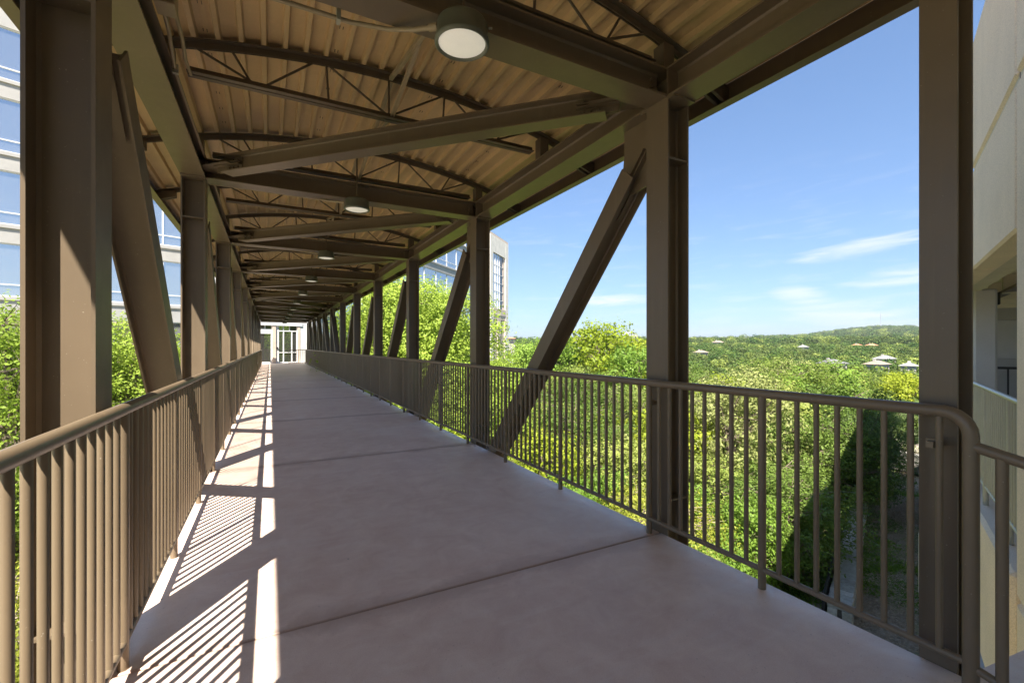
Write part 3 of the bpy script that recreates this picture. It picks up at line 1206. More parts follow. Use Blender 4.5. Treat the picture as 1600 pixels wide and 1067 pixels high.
# ================================================================== OFFICE BUILDING
OF_A = Vector((3.2, 40.0 + .364 * 3.2, 0))                 # kink of the facade
DL = Vector((1, .364, 0)).normalized()                      # left wing runs back along -DL
DR = Vector((math.sin(R(46.3)), math.cos(R(46.3)), 0))
FLOORS = [(-7.0, -4.92), (-3.9, -1.05), (0.07, 2.95), (4.07, 7.04), (8.05, 11.04), (12.05, 15.04), (16.05, 18.95)]
ROOF = 20.2
office = thing('office_building', 'pale concrete office block with bands of blue mirror glass at the bridge end', 'building', OF_A)


def frame_mat(d, s, n=0.0):
    """matrix: x along the facade, y outward (towards the camera), z up; local to the office empty"""
    nrm = Vector((d.y, -d.x, 0))
    m = Matrix(((d.x, nrm.x, 0, d.x * s + nrm.x * n), (d.y, nrm.y, 0, d.y * s + nrm.y * n), (0, 0, 1, 0), (0, 0, 0, 1)))
    return m


def fbox(name, d, s0, s1, n0, n1, z0, z1, mat, parent=office, c=0.0):
    mb = MB()
    m = frame_mat(d, 0)
    if c: mb.cbox(s0, s1, n0, n1, z0, z1, c, m)
    else: mb.box(s0, s1, n0, n1, z0, z1, m)
    return part(name, mb, M[mat], parent)


LW = -34.0
SPAN = [(-8.0, -7.0), (-4.92, -3.9), (-1.05, .07), (2.95, 4.07), (7.04, 8.05), (11.04, 12.05), (15.04, 16.05), (18.95, 20.2)]
# bridge doorway zone on the left wing: world x -1.35 .. 2.95
sx = lambda x: (x - OF_A.x) / DL.x
D0, D1 = sx(-1.30), sx(3.05)
for (z0, z1) in SPAN:
    for (a, b) in ((LW, D0), (D0, 0.0)):
        if (z0 < 3.2 and z1 > 0.2) and a == D0:
            continue
        if a == D0 and z0 < 0 < z1 + .2:
            z1b = -.02
        else:
            z1b = z1
        fbox('spandrel', DL, a + .004, b - .004, -.35, 0.0, z0, z1b - .0, 'white_conc')
        if z1b == z1 and z1 < 19:
            fbox('sill', DL, a + .004, b - .004, -.30, .09, z1 - .20, z1 + .012, 'white_conc', c=.012)
    fbox('spandrel', DR, .004, 49.7, -.35, 0.0, z0, z1, 'white_conc')
    if z1 < 19:
        fbox('sill', DR, .05, 40.2, -.30, .09, z1 - .20, z1 + .012, 'white_conc', c=.012)
fbox('coping', DL, LW, .0, -.5, .1, ROOF, ROOF + .35, 'white_conc')
fbox('coping', DR, .11, 49.9, -.5, .14, ROOF, ROOF + .45, 'pink_conc')
# body behind the glass and the roof
mb = MB()
b0 = -DL * 34 + Vector((0, 0, 0)); nl = Vector((DL.y, -DL.x, 0)); nr = Vector((DR.y, -DR.x, 0))
p = [-DL * 33.9 - nl * .36, Vector((-.1, .45, 0)), DR * 49.6 - nr * .36, DR * 49.6 - nr * 16, -DL * 33.9 - nl * 16]
n = len(p)
mb.add([q + Vector((0, 0, -8)) for q in p] + [q + Vector((0, 0, ROOF - .4)) for q in p],
       [tuple(range(n, 2 * n)), tuple(range(n))[::-1]] + [(i, (i + 1) % n, n + (i + 1) % n, n + i) for i in range(n)])
part('core', mb, M['glass_dark'], office)

# windows: one mesh of frame per size, pane as its child
WSP = 3.05
for d, s_from, s_to, ref in ((DL, LW, 0.0, sx(-9.15)), (DR, 0.4, 40.2, 0.4)):
    k0 = math.ceil((s_from - ref) / WSP)
    edges = [ref + k * WSP for k in range(k0, int((s_to - ref) / WSP) + 1)]
    edges = [s_from + .01] + [e for e in edges if s_from + .5 < e < s_to - .5] + [s_to - .01]
    for (z0, z1) in FLOORS:
        for a, b in zip(edges, edges[1:]):
            if d is DL and 0 <= z0 < 3 and b > D0:
                if a >= D0 - .3:
                    continue
                b = D0
            h = z1 - z0
            m = frame_mat(d, 0)
            mb = MB()
            fw = .035
            mb.box(a, a + fw, -.17, -.06, z0 + .013, z1, m); mb.box(b - fw, b, -.17, -.06, z0 + .013, z1, m)
            mb.box(a + fw, b - fw, -.17, -.06, z0 + .013, z0 + .08, m); mb.box(a + fw, b - fw, -.17, -.06, z1 - .06, z1, m)
            mb.box(a + fw, b - fw, -.165, -.07, z0 + .23 * h - .03, z0 + .23 * h + .03, m)
            w = part('window', mb, M['white_frame'], office)
            jt = lambda: rng.uniform(-.006, .006)
            for (q0, q1) in ((z0 + .08, z0 + .23 * h - .03), (z0 + .23 * h + .03, z1 - .06)):
                mb = MB()
                vs = [m @ Vector((a + fw, -.13 + jt(), q0)), m @ Vector((b - fw, -.13 + jt(), q0)), m @ Vector((b - fw, -.13 + jt(), q1)), m @ Vector((a + fw, -.13 + jt(), q1))]
                mb.add(vs, [(0, 1, 2, 3)])
                part('pane', mb, M['glass'], w)

# the doorway bay at the end of the bridge
def dbox(name, x0, x1, n0, n1, z0, z1, mat, parent=office):
    return fbox(name, DL, sx(x0), sx(x1), n0, n1, z0, z1, mat, parent)


dbox('wall', -1.30, -.86, -.30, .0, -.02, 2.95, 'door_wall')
dbox('wall', .15, .39, -.30, .06, -.02, 3.12, 'pink_conc')
dbox('wall', 1.98, 3.2, -.30, .02, -.02, 3.12, 'door_wall')
dbox('wall', -1.30, 3.2, -.30, -.01, 3.125, 4.0, 'door_wall')
dbox('canopy_band', -1.0, 2.3, -.01, .10, 2.95, 3.30, 'white_frame')
dbox('reveal', 1.965, 2.14, -.28, .05, -.02, 3.12, 'pink_conc')
# left glazed opening
m = frame_mat(DL, 0)
mb = MB()
a, b = sx(-.855), sx(.145)
for q in ((a, a + .05, 0, 3.12), (b - .05, b, 0, 3.12), (a + .05, b - .05, 0, .12), (a + .05, b - .05, 2.30, 2.68), (a + .05, b - .05, 3.04, 3.12), (a + .55, a + .60, 2.68, 3.04)):
    mb.box(q[0], q[1], -.16, -.04, q[2], q[3], m)
w = part('window', mb, M['white_frame'], office)
for (x0, x1, z0, z1, g) in ((a + .05, b - .05, .12, 2.30, 'glass_door'), (a + .05, a + .55, 2.68, 3.04, 'glass'), (a + .6, b - .05, 2.68, 3.04, 'glass_dark')):
    mb = MB(); mb.box(x0, x1, -.12, -.10, z0, z1, m); part('pane', mb, M[g], w)
# glazed door
mb = MB()
a, b = sx(.41), sx(1.96)
A1, A2 = a + .24, a + .30
for q in ((a, A1, 0, 3.12), (b - .05, b, 0, 3.12), (A1, b - .05, 0, .09), (A1, b - .05, 2.50, 2.58), (A1, b - .05, 3.05, 3.12), (A1 + .33, A1 + .39, .09, 2.5), (A1 + .97, A1 + 1.03, .09, 2.5), (A1 + .33, A1 + .37, 2.58, 3.05), (A1 + .8, A1 + .84, 2.58, 3.05)):
    mb.box(q[0], q[1], -.16, -.04, q[2], q[3], m)
for (x0, x1) in ((A1, A1 + .33), (A1 + .39, A1 + .97), (A1 + 1.03, b - .05)):
    mb.box(x0, x1, -.155, -.045, .80, .86, m)
w = part('door', mb, M['white_frame'], office)
for (x0, x1, g) in ((A1, A1 + .33, 'glass_door'), (A1 + .39, A1 + .97, 'glass_door'), (A1 + 1.03, b - .05, 'glass_dark')):
    for (z0, z1) in ((.09, .80), (.86, 2.5)):
        mb = MB(); mb.box(x0, x1, -.12, -.10, z0, z1, m); part('pane', mb, M[g], w)
for (x0, x1, g) in ((A1, A1 + .33, 'glass'), (A1 + .37, A1 + .8, 'glass'), (A1 + .84, b - .05, 'glass_dark')):
    mb = MB(); mb.box(x0, x1, -.12, -.10, 2.58, 3.05, m); part('pane', mb, M[g], w)
mb = MB(); mb.cbox(a + .06, a + .16, -.04, .03, 1.12, 1.26, .006, m); part('card_reader', mb, M['black'], w)

# end bay of the far wing: piers, tall slot, two narrow slots below
E0, E1 = 40.3, 49.7
fbox('pier', DR, E0, 41.7, -.02, .25, -8, ROOF - .02, 'sunlit_conc', c=.02)
fbox('pier', DR, 48.05, 49.7, -.02, .25, -8, ROOF - .02, 'sunlit_conc', c=.02)
fbox('groove', DR, 48.45, 48.52, .25, .256, 8.1, 17.6, 'pink_conc')
fbox('frieze', DR, 41.71, 48.04, -.02, .24, 17.4, ROOF - .02, 'sunlit_conc')
fbox('frieze', DR, 41.71, 48.04, -.02, .28, 6.75, 7.9, 'pink_conc')
fbox('reveal', DR, 47.1, 48.04, -.01, .10, 7.91, 17.39, 'pink_conc')
fbox('pane', DR, 41.8, 45.2, .002, .03, 7.95, 17.3, 'glass')
fbox('pane', DR, 45.4, 47.05, .002, .03, 7.95, 17.3, 'glass_dark')
for s in (43.0, 44.2, 45.25):
    fbox('mullion', DR, s, s + .09, .01, .12, 7.92, 17.38, 'white_frame')
for z in (9.4, 10.9, 12.4, 13.9, 15.4):
    fbox('transom', DR, 41.72, 47.09, .011, .10, z, z + .08, 'white_frame')
for (a, b) in ((41.71, 41.95), (44.0, 45.6), (47.75, 48.04)):
    fbox('pier', DR, a, b, -.02, .22, -8, 6.74, 'pink_conc')
for (a, b) in ((41.96, 43.99), (45.61, 47.74)):
    fbox('pane', DR, a, a + .8, -.02, .0, -7.5, 6.0, 'glass_dark')
    fbox('reveal', DR, a + .82, b, -.02, .05, -7.9, 6.3, 'pink_conc')
    fbox('lintel', DR, a, b, .051, .20, 6.0, 6.74, 'pink_conc')
for z in (-.5, 1.1, 2.7, 4.3):
    for (a, b) in ((44.0, 45.6), (48.1, 49.65)):
        fbox('joint', DR, a + .02, b - .02, .25 if a > 48 else .22, .254 if a > 48 else .224, z, z + .07, 'mortar')
# low concrete wall past the far corner of the office
t = thing('concrete_wall', 'low pale concrete wall with shrubs on top beside the far office corner', 'wall', at(800, 575, 76) * Vector((1, 1, 0)) if False else (at(800, 575, 76).x, at(800, 575, 76).y, -9))
mb = MB(); mb.cbox(-1.4, 1.3, -.3, .3, 0, 7.9, .04); part('face', mb, M['white_conc'], t)
mb = MB(); mb.cbox(-1.5, 1.4, -.4, .4, 7.91, 8.2, .04); part('coping', mb, M['grey_conc'], t)

# ================================================================== PARKING GARAGE
gar = thing('parking_garage', 'sandblasted concrete parking garage with open decks beside the near bridge column', 'garage', (GX, GY, GROUND))
GM = Matrix(((GE.x, GN.x, 0, 0), (GE.y, GN.y, 0, 0), (0, 0, 1, -GROUND), (0, 0, 0, 1)))


def gb(name, s0, s1, n0, n1, z0, z1, mat='precast', c=0.012, parent=gar):
    mb = MB()
    if c: mb.cbox(s0, s1, n0, n1, z0, z1, c, GM)
    else: mb.box(s0, s1, n0, n1, z0, z1, GM)
    return part(name, mb, M[mat], parent)


GS1 = 10.3
GTOP = 4.6
# upper spandrel over the opening, in two lifts with a chamfered reveal
gb('panel', -2.105, .14, -.22, 0.0, 2.165, 3.215, c=.02)
gb('panel', -2.105, .14, -.22, 0.0, 3.275, GTOP, c=.02)
gb('panel', .155, GS1, -.22, 0.0, 2.165, 2.84, c=.02)
gb('joint_strip', -2.10, .12, -.20, -.022, 3.19, 3.30, 'soffit', c=0)
gb('panel', -4.35, -2.135, -.22, 0.0, 3.275, GTOP, c=.02)
gb('joint_strip', -4.33, -2.14, -.20, -.022, 3.19, 3.30, 'soffit', c=0)
gb('joint_strip', -2.15, -2.09, -.20, -.024, 2.2, GTOP - .02, 'mortar', c=0)
gb('pier', -4.35, -2.135, -.30, 0.0, -.46, 3.215, c=.03)
gb('header', -9.3, -4.36, -.22, 0.0, 2.63, GTOP, c=.02)
gb('pier', -11.5, -9.31, -.30, 0.0, -8, GTOP, c=.02)
gb('panel', -20, -11.52, -.22, 0.0, 2.165, GTOP, c=.02)
gb('panel', -20, -11.52, -.22, 0.0, -1.6, -.3, c=.02)
# kerb wall under the opening and the levels below
gb('kerb_wall', -2.12, GS1, -.25, .03, -1.6, -.30, 'precast', c=.03)
gb('kerb_wall', -9.3, -2.13, -.25, .0, -1.6, -.48, 'precast', c=.03)
gb('kerb_wall', -9.3, GS1, -.25, .03, -5.6, -3.9, 'precast', c=.03)
gb('pier', -2.6, -2.0, -.24, -.02, -8, -.5, 'precast')
gb('pier', GS1 - .62, GS1 - .02, -.6, -.23, -8, 2.6, 'grey_conc')
gb('column', 4.75, 5.05, -.80, -.50, -.45, 2.36, 'grey_conc', c=.03)
for s in (-14.5, 5.0):
    gb('column', s - .25, s + .25, -9.4, -8.9, -8, 2.36, 'grey_conc', c=.03)
# floors and roof slab with tees
gb('slab', -20, GS1 - .05, -17.5, -.255, -.75, -.45, 'grey_conc', c=0)
gb('slab', -20, GS1 - .05, -17.5, -.26, -4.1, -3.9, 'grey_conc', c=0)
gb('slab', -20, GS1 - .05, -17.5, -.225, 2.62, 2.82, 'soffit', c=0)
s = -19
while s < GS1 - .6:
    gb('tee_stem', s, s + .14, -17.4, -.9, 2.28, 2.619, 'soffit', c=0)
    s += 1.5
gb('ledger_beam', -2.1, GS1 - .06, -.60, -.226, 2.33, 2.615, 'soffit')
gb('ledger_beam', -2.1, GS1 - .06, -1.05, -.9, 2.30, 2.345, 'joist', c=0)
gb('bearing_block', 5.25, 5.45, -.9, -.7, 2.1, 2.33, 'black', c=.01)
# far side seen through the opening
gb('end_parapet', GS1 - .45, GS1 - .23, -17.4, -.62, -.45, 1.02, 'white_conc')
gb('end_spandrel', GS1 - .45, GS1 - .23, -17.4, -.62, 1.99, 2.61, 'white_conc')
gb('end_column', GS1 - .21, GS1 + .2, -5.0, -1.42, -8, 2.16, 'grey_conc')
gb('outer_panel', -20, GS1, -17.8, -17.52, 2.16, GTOP, 'precast')
gb('outer_panel', -20, GS1, -17.8, -17.52, -1.6, .4, 'precast')
gb('side_panel', GS1 - .22, GS1, -17.5, -.24, 2.165, 2.84, 'precast')

# the main block stands back from the entrance bay and runs on along the wood
GS2 = 30.0
NB2 = -1.1
s = .16
while s < GS2 - 1:
    e = min(s + 7.4, GS2)
    gb('panel', s, e - .02, NB2 - .22, NB2, 2.85, GTOP, c=.02)
    if s > GS1:
        gb('panel', s, e - .02, NB2 - .22, NB2, 2.165, 2.84, c=.02)
    s = e
s = GS1 + .25
while s < GS2 - 1:
    e = min(s + 6.6, GS2)
    gb('kerb_wall', s, e - .02, NB2 - .25, NB2, -1.6, .4, c=.02)
    gb('kerb_wall', s, e - .02, NB2 - .25, NB2, -5.6, -3.6, c=.02)
    gb('column', s + .3, s + .8, NB2 - .8, NB2 - .28, -8, 2.55, 'grey_conc', c=.02)
    s = e
for z in (2.62, -.65, -4.1):
    gb('slab', GS1 + .22, GS2 - .24, -17.5, NB2 - .26, z, z + .2, 'soffit', c=0)
gb('slab', .2, GS1 - .06, -17.5, NB2 - .23, 2.83, 2.95, 'grey_conc', c=0)
gb('end_wall', GS2 - .22, GS2 + .02, -17.5, NB2 - .25, -8, GTOP, 'precast', c=.02)

# garage railing in the opening
t = thing('railing', 'pale metal railing on the garage kerb behind the near bridge column', 'railing', tuple(gpt(-2.1, -.07, -.30)), math.atan2(GE.y, GE.x))
Lr = GS1 + 2.1 - .1
mb = MB(); mb.tube([(0, 0, 1.20), (Lr, 0, 1.20)], .022, 10); part('top_rail', mb, M['galv'], t, True)
mb = MB(); mb.tube([(0, 0, .19), (Lr, 0, .19)], .016, 8); part('bottom_rail', mb, M['galv'], t, True)
mb = MB(); mb.tube([(0, 0, .19), (0, 0, 1.19)], .0115, 6, cap=False); me_gb = mb.mesh('baluster', True)
mb = MB(); mb.tube([(0, 0, -.002), (0, 0, 1.19)], .022, 8); me_gp = mb.mesh('post', True)
s = .06
i = 0
while s < Lr:
    link('post' if i % 12 == 6 else 'baluster', me_gp if i % 12 == 6 else me_gb, M['galv'] if i % 12 == 6 else M['galv'], t, (s, 0, 0))
    s += .1
    i += 1
t = thing('railing', 'black metal rail inside the garage in front of the white end parapet', 'railing', tuple(gpt(GS1 - 1.0, -.7, -.449)), math.atan2(GE.y, GE.x))
mb = MB(); mb.box(-.03, .03, -6.3, 0, 1.22, 1.28); part('top_rail', mb, M['black'], t)
for i in range(17):
    mb = MB(); mb.box(-.016, .016, -.1 - i * .38 - .016, -.1 - i * .38 + .016, 0.001, 1.22); part('baluster', mb, M['black'], t)

# ================================================================== STONE WALLS
srng = random.Random(21)
ST = []
for i in range(10):
    mb = MB()
    vs = []
    jx = lambda a: a + srng.uniform(-.035, .035)
    mb.cbox(-.5, .5, -.5, .5, -.5, .5, .06)
    mb.v = [(v[0] + srng.uniform(-.03, .03), v[1] + srng.uniform(-.03, .03), v[2] + srng.uniform(-.03, .03)) for v in mb.v]
    ST.append(mb.mesh('stone'))


def stone_wall(name, label, p0, p1, h, thick, course, rowlen, base, cap=True):
    p0, p1 = Vector(p0), Vector(p1)
    d = (p1 - p0); L = d.length; ang = math.atan2(d.y, d.x)
    t = thing(name, label, 'stone wall', (p0.x, p0.y, base), ang)
    mb = MB(); mb.box(0.03, L - .03, -thick / 2 + .03, thick / 2 - .03, -.4, h - .03); part('mortar_core', mb, M['mortar'], t)
    z = 0.0
    cnt = 0
    while z < h - .02:
        ch = min(course * srng.uniform(.75, 1.25), h - z)
        if h - z - ch < course * .5:
            ch = h - z
        top = z + ch > h - .03
        for side in (-1, 1):
            if top and cap and side == 1:
                continue
            x = srng.uniform(-.1, 0)
            while x < L:
                w = rowlen * srng.uniform(.6, 1.5)
                o = link('stone', ST[srng.randrange(10)], M['stone'], t)
                dep = thick * (1.06 if (top and cap) else .42)
                yc = 0 if (top and cap) else side * (thick / 2 - dep / 2 + srng.uniform(-.0, .025))
                o.location = (x + w / 2, yc, z + ch / 2)
                o.scale = (w - .015, dep, ch - .012)
                o.rotation_euler = (0, 0, srng.uniform(-.015, .015))
                x += w
                cnt += 1
        z += ch
    return t


gz = GROUND
P1 = Vector((16.2, 8.0, 0)); P2 = P1 + GE * 17.0
stone_wall('stone_wall', 'long grey limestone garden wall running back beside the leafy path in shade', P1, P2, 1.0, .62, .24, .42, gz)
# black fence on the wall
t = thing('fence', 'low black metal edging fence along the grey stone garden wall', 'fence', (P1.x - GN.x * -.42, P1.y - GN.y * -.42, gz), math.atan2(GE.y, GE.x))
mb = MB(); mb.box(0, 17, -.03, .03, .35, 1.22); part('panel', mb, M['black'], t)
for i in range(9):
    mb = MB(); mb.box(i * 2.1 - .03, i * 2.1 + .03, -.05, .05, -.2, 1.28); part('post', mb, M['black'], t)
Q1 = at(1375, 735, 36); Q2 = at(1500, 735, 31)
stone_wall('stone_wall', 'low dry-stacked tan stone retaining wall under the sunny shrubs', (Q1.x, Q1.y, 0), (Q2.x, Q2.y, 0), 1.35, .6, .16, .55, gz, cap=False)
# sunlit path beyond that wall
q = (Vector((Q2.x, Q2.y, 0)) - Vector((Q1.x, Q1.y, 0))).normalized()
qn = Vector((-q.y, q.x, 0))
if qn.dot(Vector((Q1.x, Q1.y, 0))) < 0:
    qn = -qn
mb = MB()
c0 = Vector((Q1.x, Q1.y, 0)) + qn * 1.0 - q * 4
vs = []
nseg = 14
for i in range(nseg + 1):
    for j in (0, 1):
        pp = c0 + q * (i * 1.6) + qn * (j * 5.0)
        vs.append((pp.x, pp.y, gz + 1.36 + .0))
for i in range(nseg + 1):
    for j in (0, 1):
        pp = c0 + q * (i * 1.6) + qn * (j * 5.0)
        vs.append((pp.x, pp.y, gz - .5))
o = 2 * (nseg + 1)
fs = [(2 * i, 2 * i + 1, 2 * i + 3, 2 * i + 2) for i in range(nseg)]
fs += [(2 * i, 2 * i + 2, o + 2 * i + 2, o + 2 * i) for i in range(nseg)] + [(2 * i + 1, o + 2 * i + 1, o + 2 * i + 3, 2 * i + 3) for i in range(nseg)]
fs += [(0, o, o + 1, 1), (o - 2, o - 1, 2 * o - 1, 2 * o - 2)]
mb.add(vs, fs)
tag(part('path', mb, M['path']), kind='structure')

# ================================================================== TREES
def leaves_mesh(name, P, size, seed, updir=1.1, aspect=0.55, O=None):
    """one bent diamond leaf at each row of P"""
    r = np.random.default_rng(seed)
    n = len(P)
    a = r.normal(size=(n, 3)); a /= np.linalg.norm(a, axis=1)[:, None]          # leaf axis
    if O is None:
        nn = r.normal(size=(n, 3)); nn[:, 2] = np.abs(nn[:, 2]) + updir
    else:                                   # leaves face outwards from their twig cluster
        nn = O + r.normal(size=(n, 3)) * .42; nn[:, 2] += .35
    nn /= np.linalg.norm(nn, axis=1)[:, None]
    s = np.cross(a, nn); s /= np.linalg.norm(s, axis=1)[:, None] + 1e-9
    a = np.cross(nn, s)
    sz = size * r.uniform(.6, 1.35, size=(n, 1))
    v = np.empty((n, 4, 3))
    v[:, 0] = P - a * sz * .5
    v[:, 1] = P + s * sz * aspect * .5 + nn * sz * .08
    v[:, 2] = P + a * sz * .5 - nn * sz * .06
    v[:, 3] = P - s * sz * aspect * .5 + nn * sz * .08
    me = bpy.data.meshes.new(name)
    me.vertices.add(n * 4)
    me.vertices.foreach_set('co', v.reshape(-1))
    me.loops.add(n * 4)
    me.loops.foreach_set('vertex_index', np.arange(n * 4, dtype=np.int32))
    me.polygons.add(n)
    me.polygons.foreach_set('loop_start', np.arange(0, n * 4, 4, dtype=np.int32))
    me.update(calc_edges=True)
    me.validate()
    return me


def make_tree(kind, H, W, seed, n_lobes, clumps, per, leaf, mat, crown_lo=0.3, sig=0.2, bark='bark', bare=0, aspect=.55, flat=0.62):
    """returns (trunk mesh, crown mesh) for a tree of height H and crown width W standing at the origin"""
    r = np.random.default_rng(seed)
    tr = MB()
    lean = r.uniform(-.06, .06, 2) * H
    top = Vector((lean[0], lean[1], H * .72))
    r0 = 0.012 * H + .05
    tr.tube([(0, 0, -.5), (lean[0] * .2, lean[1] * .2, H * .2), (lean[0] * .6, lean[1] * .6, H * .45), top], [r0 * 1.25, r0, r0 * .75, r0 * .3], 7)
    lobes = []
    zc0, zc1 = H * crown_lo, H
    for i in range(n_lobes):
        f = (i + .5) / n_lobes
        ang = i * 2.39996 + r.uniform(-.4, .4)
        zz = zc0 + (zc1 - zc0) * (.12 + .74 * f)
        prof = math.sin(math.pi * (0.16 + .72 * f)) ** .8
        rad = W * .34 * prof * r.uniform(.5, 1.05)
        c = np.array([math.cos(ang) * rad + lean[0] * f, math.sin(ang) * rad + lean[1] * f, zz])
        lr = W * r.uniform(.12, .2) * (0.75 + .4 * prof)
        lobes.append((c, lr))
    P = []
    O = []
    for c, lr in lobes:
        cv = Vector(c)
        st = Vector((lean[0] * .4, lean[1] * .4, max(H * .12, c[2] - .25 * H - r.uniform(0, .1) * H)))
        mid = (st + cv) * .5 + Vector((0, 0, .05 * H))
        tr.tube([st, mid, cv], [r0 * .5, r0 * .32, r0 * .12], 5)
        u = r.normal(size=(clumps, 3)); u /= np.linalg.norm(u, axis=1)[:, None]
        rad = r.uniform(.25, 1.0, size=(clumps, 1)) ** .45
        q = c + u * rad * lr * np.array([1.12, 1.12, flat * 1.3])
        for k in range(clumps):
            if k % 4 == 0:
                tr.tube([cv + (Vector(q[k]) - cv) * .1, Vector(q[k])], [r0 * .09 + .004, .004], 3, cap=False)
            nper = int(per * r.uniform(.5, 1.4))
            g = r.normal(size=(nper, 3)) * sig * np.array([1.2, 1.2, .75]) * r.uniform(.7, 1.3)
            P.append(q[k] + g)
            o1 = (q[k] - c) / lr + g / sig * .45
            O.append(o1 / (np.linalg.norm(o1, axis=1)[:, None] + 1e-6))
        for k in range(bare):
            u = Vector(r.normal(size=3)).normalized()
            e = cv + u * lr * r.uniform(.9, 1.35)
            mmid = cv + u * lr * .55 + Vector(r.normal(size=3)) * .1
            tr.tube([cv, mmid, e], [.02, .012, .004], 3, cap=False)
    P = np.concatenate(P)
    return tr.mesh('trunk', True), leaves_mesh('crown', P, leaf, seed + 5, aspect=aspect, O=np.concatenate(O))


def proto(kind, mats, **kw):
    tm, cm = make_tree(kind, **kw, mat=None)
    tm.materials.append(M[mats[0]])
    cm.materials.append(M[mats[1]])
    return tm, cm


def plant(name, pr, loc, label, cat='tree', group=None, scale=(1, 1, 1), rz=None, crown='crown'):
    t = thing(name, label, cat, loc, rng.uniform(0, 6.28) if rz is None else rz, group)
    t.scale = scale
    link('trunk', pr[0], None, t)
    link(crown, pr[1], None, t)
    return t


# big trees close to the bridge
P_MAPLE = [proto('maple', ('bark', 'leaf_bright'), H=14.0, W=9.5, seed=s, n_lobes=36, clumps=70, per=42, leaf=.155, crown_lo=.14, sig=.27) for s in (11, 12)]
P_LEFT = [proto('elm', ('bark', 'leaf_bright'), H=12.4, W=8.0, seed=s, n_lobes=28, clumps=60, per=30, leaf=.125, crown_lo=.12, sig=.19) for s in (31, 32)]
P_BRIGHT = [proto('young', ('bark', 'leaf_yellow'), H=9.0, W=6.0, seed=s, n_lobes=22, clumps=26, per=16, leaf=.24, crown_lo=.12, sig=.24) for s in (41, 42)]
P_GREEN = [proto('green', ('bark', 'leaf_green'), H=8.0, W=6.5, seed=s, n_lobes=22, clumps=28, per=16, leaf=.22, crown_lo=.10, sig=.24) for s in (51, 52)]
P_OAK = [proto('oak', ('bark', {61: 'leaf_oak', 62: 'leaf_oak2', 63: 'leaf_oak3'}[s]), H=6.0, W=6.2, seed=s, n_lobes=20, clumps=30, per=30, leaf=.115, crown_lo=.10, sig=.15, bare=2) for s in (61, 62, 63)]
P_JUN = [proto('juniper', ('twig', 'leaf_juniper'), H=4.0, W=4.4, seed=s, n_lobes=20, clumps=40, per=26, leaf=.085, crown_lo=.04, sig=.13, bare=5, aspect=.4) for s in (71, 72, 73)]
P_CEDAR = [proto('cedar', ('bark', 'leaf_cedar'), H=7.0, W=5.0, seed=s, n_lobes=24, clumps=36, per=24, leaf=.11, crown_lo=.05, sig=.15, aspect=.4) for s in (81,)]
P_SHRUB = [proto('shrub', ('twig', 'leaf_bright'), H=1.6, W=2.0, seed=s, n_lobes=10, clumps=20, per=18, leaf=.07, crown_lo=.0, sig=.09, bare=3) for s in (91, 92)]

# the wide bright tree in front of the far wing
def ground_at(v):
    return (v.x, v.y, ground_z(v.x, v.y) - .15)


v = at(668, 541, 27.5)
plant('maple_tree', P_MAPLE[0], ground_at(v), 'big bright green broadleaf tree between the bridge columns and the far office wing', scale=(1.15, 1.15, 1.02), rz=.4)
v = at(585, 541, 36.0)
plant('maple_tree', P_MAPLE[1], ground_at(v), 'bright green tree behind the far bridge columns, left of the biggest broadleaf tree', scale=(.85, .85, .96), rz=2.0)
v = at(738, 541, 25.0)
plant('maple_tree', P_MAPLE[1], ground_at(v), 'lower bright green tree filling the view beside the office corner', scale=(.7, .7, .66), rz=4.0)
# left-hand trees
LT = [(12, 14.5, .98, 'bright leafy tree behind the nearest sunlit bridge column at the picture edge', 0),
      (195, 17.5, .94, 'bright leafy tree seen between the sunlit column and its diagonal, before the office', 1),
      (262, 21.0, .90, 'bright leafy tree behind the second sunlit bridge column', 0),
      (285, 25.5, .82, 'bright leafy tree behind the sunlit railing, third back along the office front', 1),
      (95, 19.0, .92, 'bright leafy tree hidden mostly by the nearest sunlit column', 1)]
for px, d, s, lab, k in LT:
    v = at(px, 541, d)
    plant('elm_tree', P_LEFT[k], ground_at(v), lab, group='leafy trees before the office front', scale=(s, s, s * .97))
# low scrub on the left, below the bridge
for i, (px, d, k) in enumerate([(20, 7.5, 0), (-60, 8.0, 2), (110, 8.2, 2), (60, 9.5, 1), (160, 10.3, 0), (10, 10.7, 1), (215, 12.5, 2)]):
    v = at(px, 541, d)
    plant('juniper_bush', P_JUN[k], ground_at(v), 'twiggy juniper bush below the sunlit railing, %s nearest to the camera' % ordw[i], 'bush', 'junipers below the sunlit railing', scale=(1.0, 1.0, rng.uniform(.9, 1.15)))

# the wood to the right: hand-placed characters first
chars = [
    (815, 60, 'green', 1.45, 'tall green tree just past the far office corner'),
    (842, 66, 'bright', 1.28, 'leafy green tree behind the slanting brace, beside the office corner tree'),
    (884, 47, 'green', 1.42, 'round dark green tree right of the slanting brace'),
    (938, 45, 'bright', 1.42, 'tallest yellow green tree left of the near column'),
    (970, 48, 'bright', 1.28, 'yellow green tree right beside the tallest yellow one'),
    (998, 40, 'green', 1.28, 'mid green leafy tree just left of the near column'),
    (1020, 38, 'bright', .85, 'yellow green tree half hidden by the near column'),
    (900, 25, 'oak', 1.18, 'pale olive oak below the yellow green trees'),
    (1135, 25, 'oak', 1.44, 'wide olive oak right of the near column'),
    (1222, 33, 'oak', 1.52, 'tall olive oak with dark gaps in the middle of the wood'),
    (1292, 27, 'oak', 1.28, 'pale olive oak left of the deep shadow edge'),
    (1425, 44, 'bright', .92, 'bright yellow green tree against the end column'),
    (1400, 50, 'bright', .92, 'bright green tree by the tan roofed house'),
    (1180, 17, 'green', .52, 'fresh green low tree under the near railing'),
    (1110, 14, 'green', .45, 'fresh green bush-like tree right of the near column foot'),
]
KP = {'green': P_GREEN, 'bright': P_BRIGHT, 'oak': P_OAK, 'jun': P_JUN}
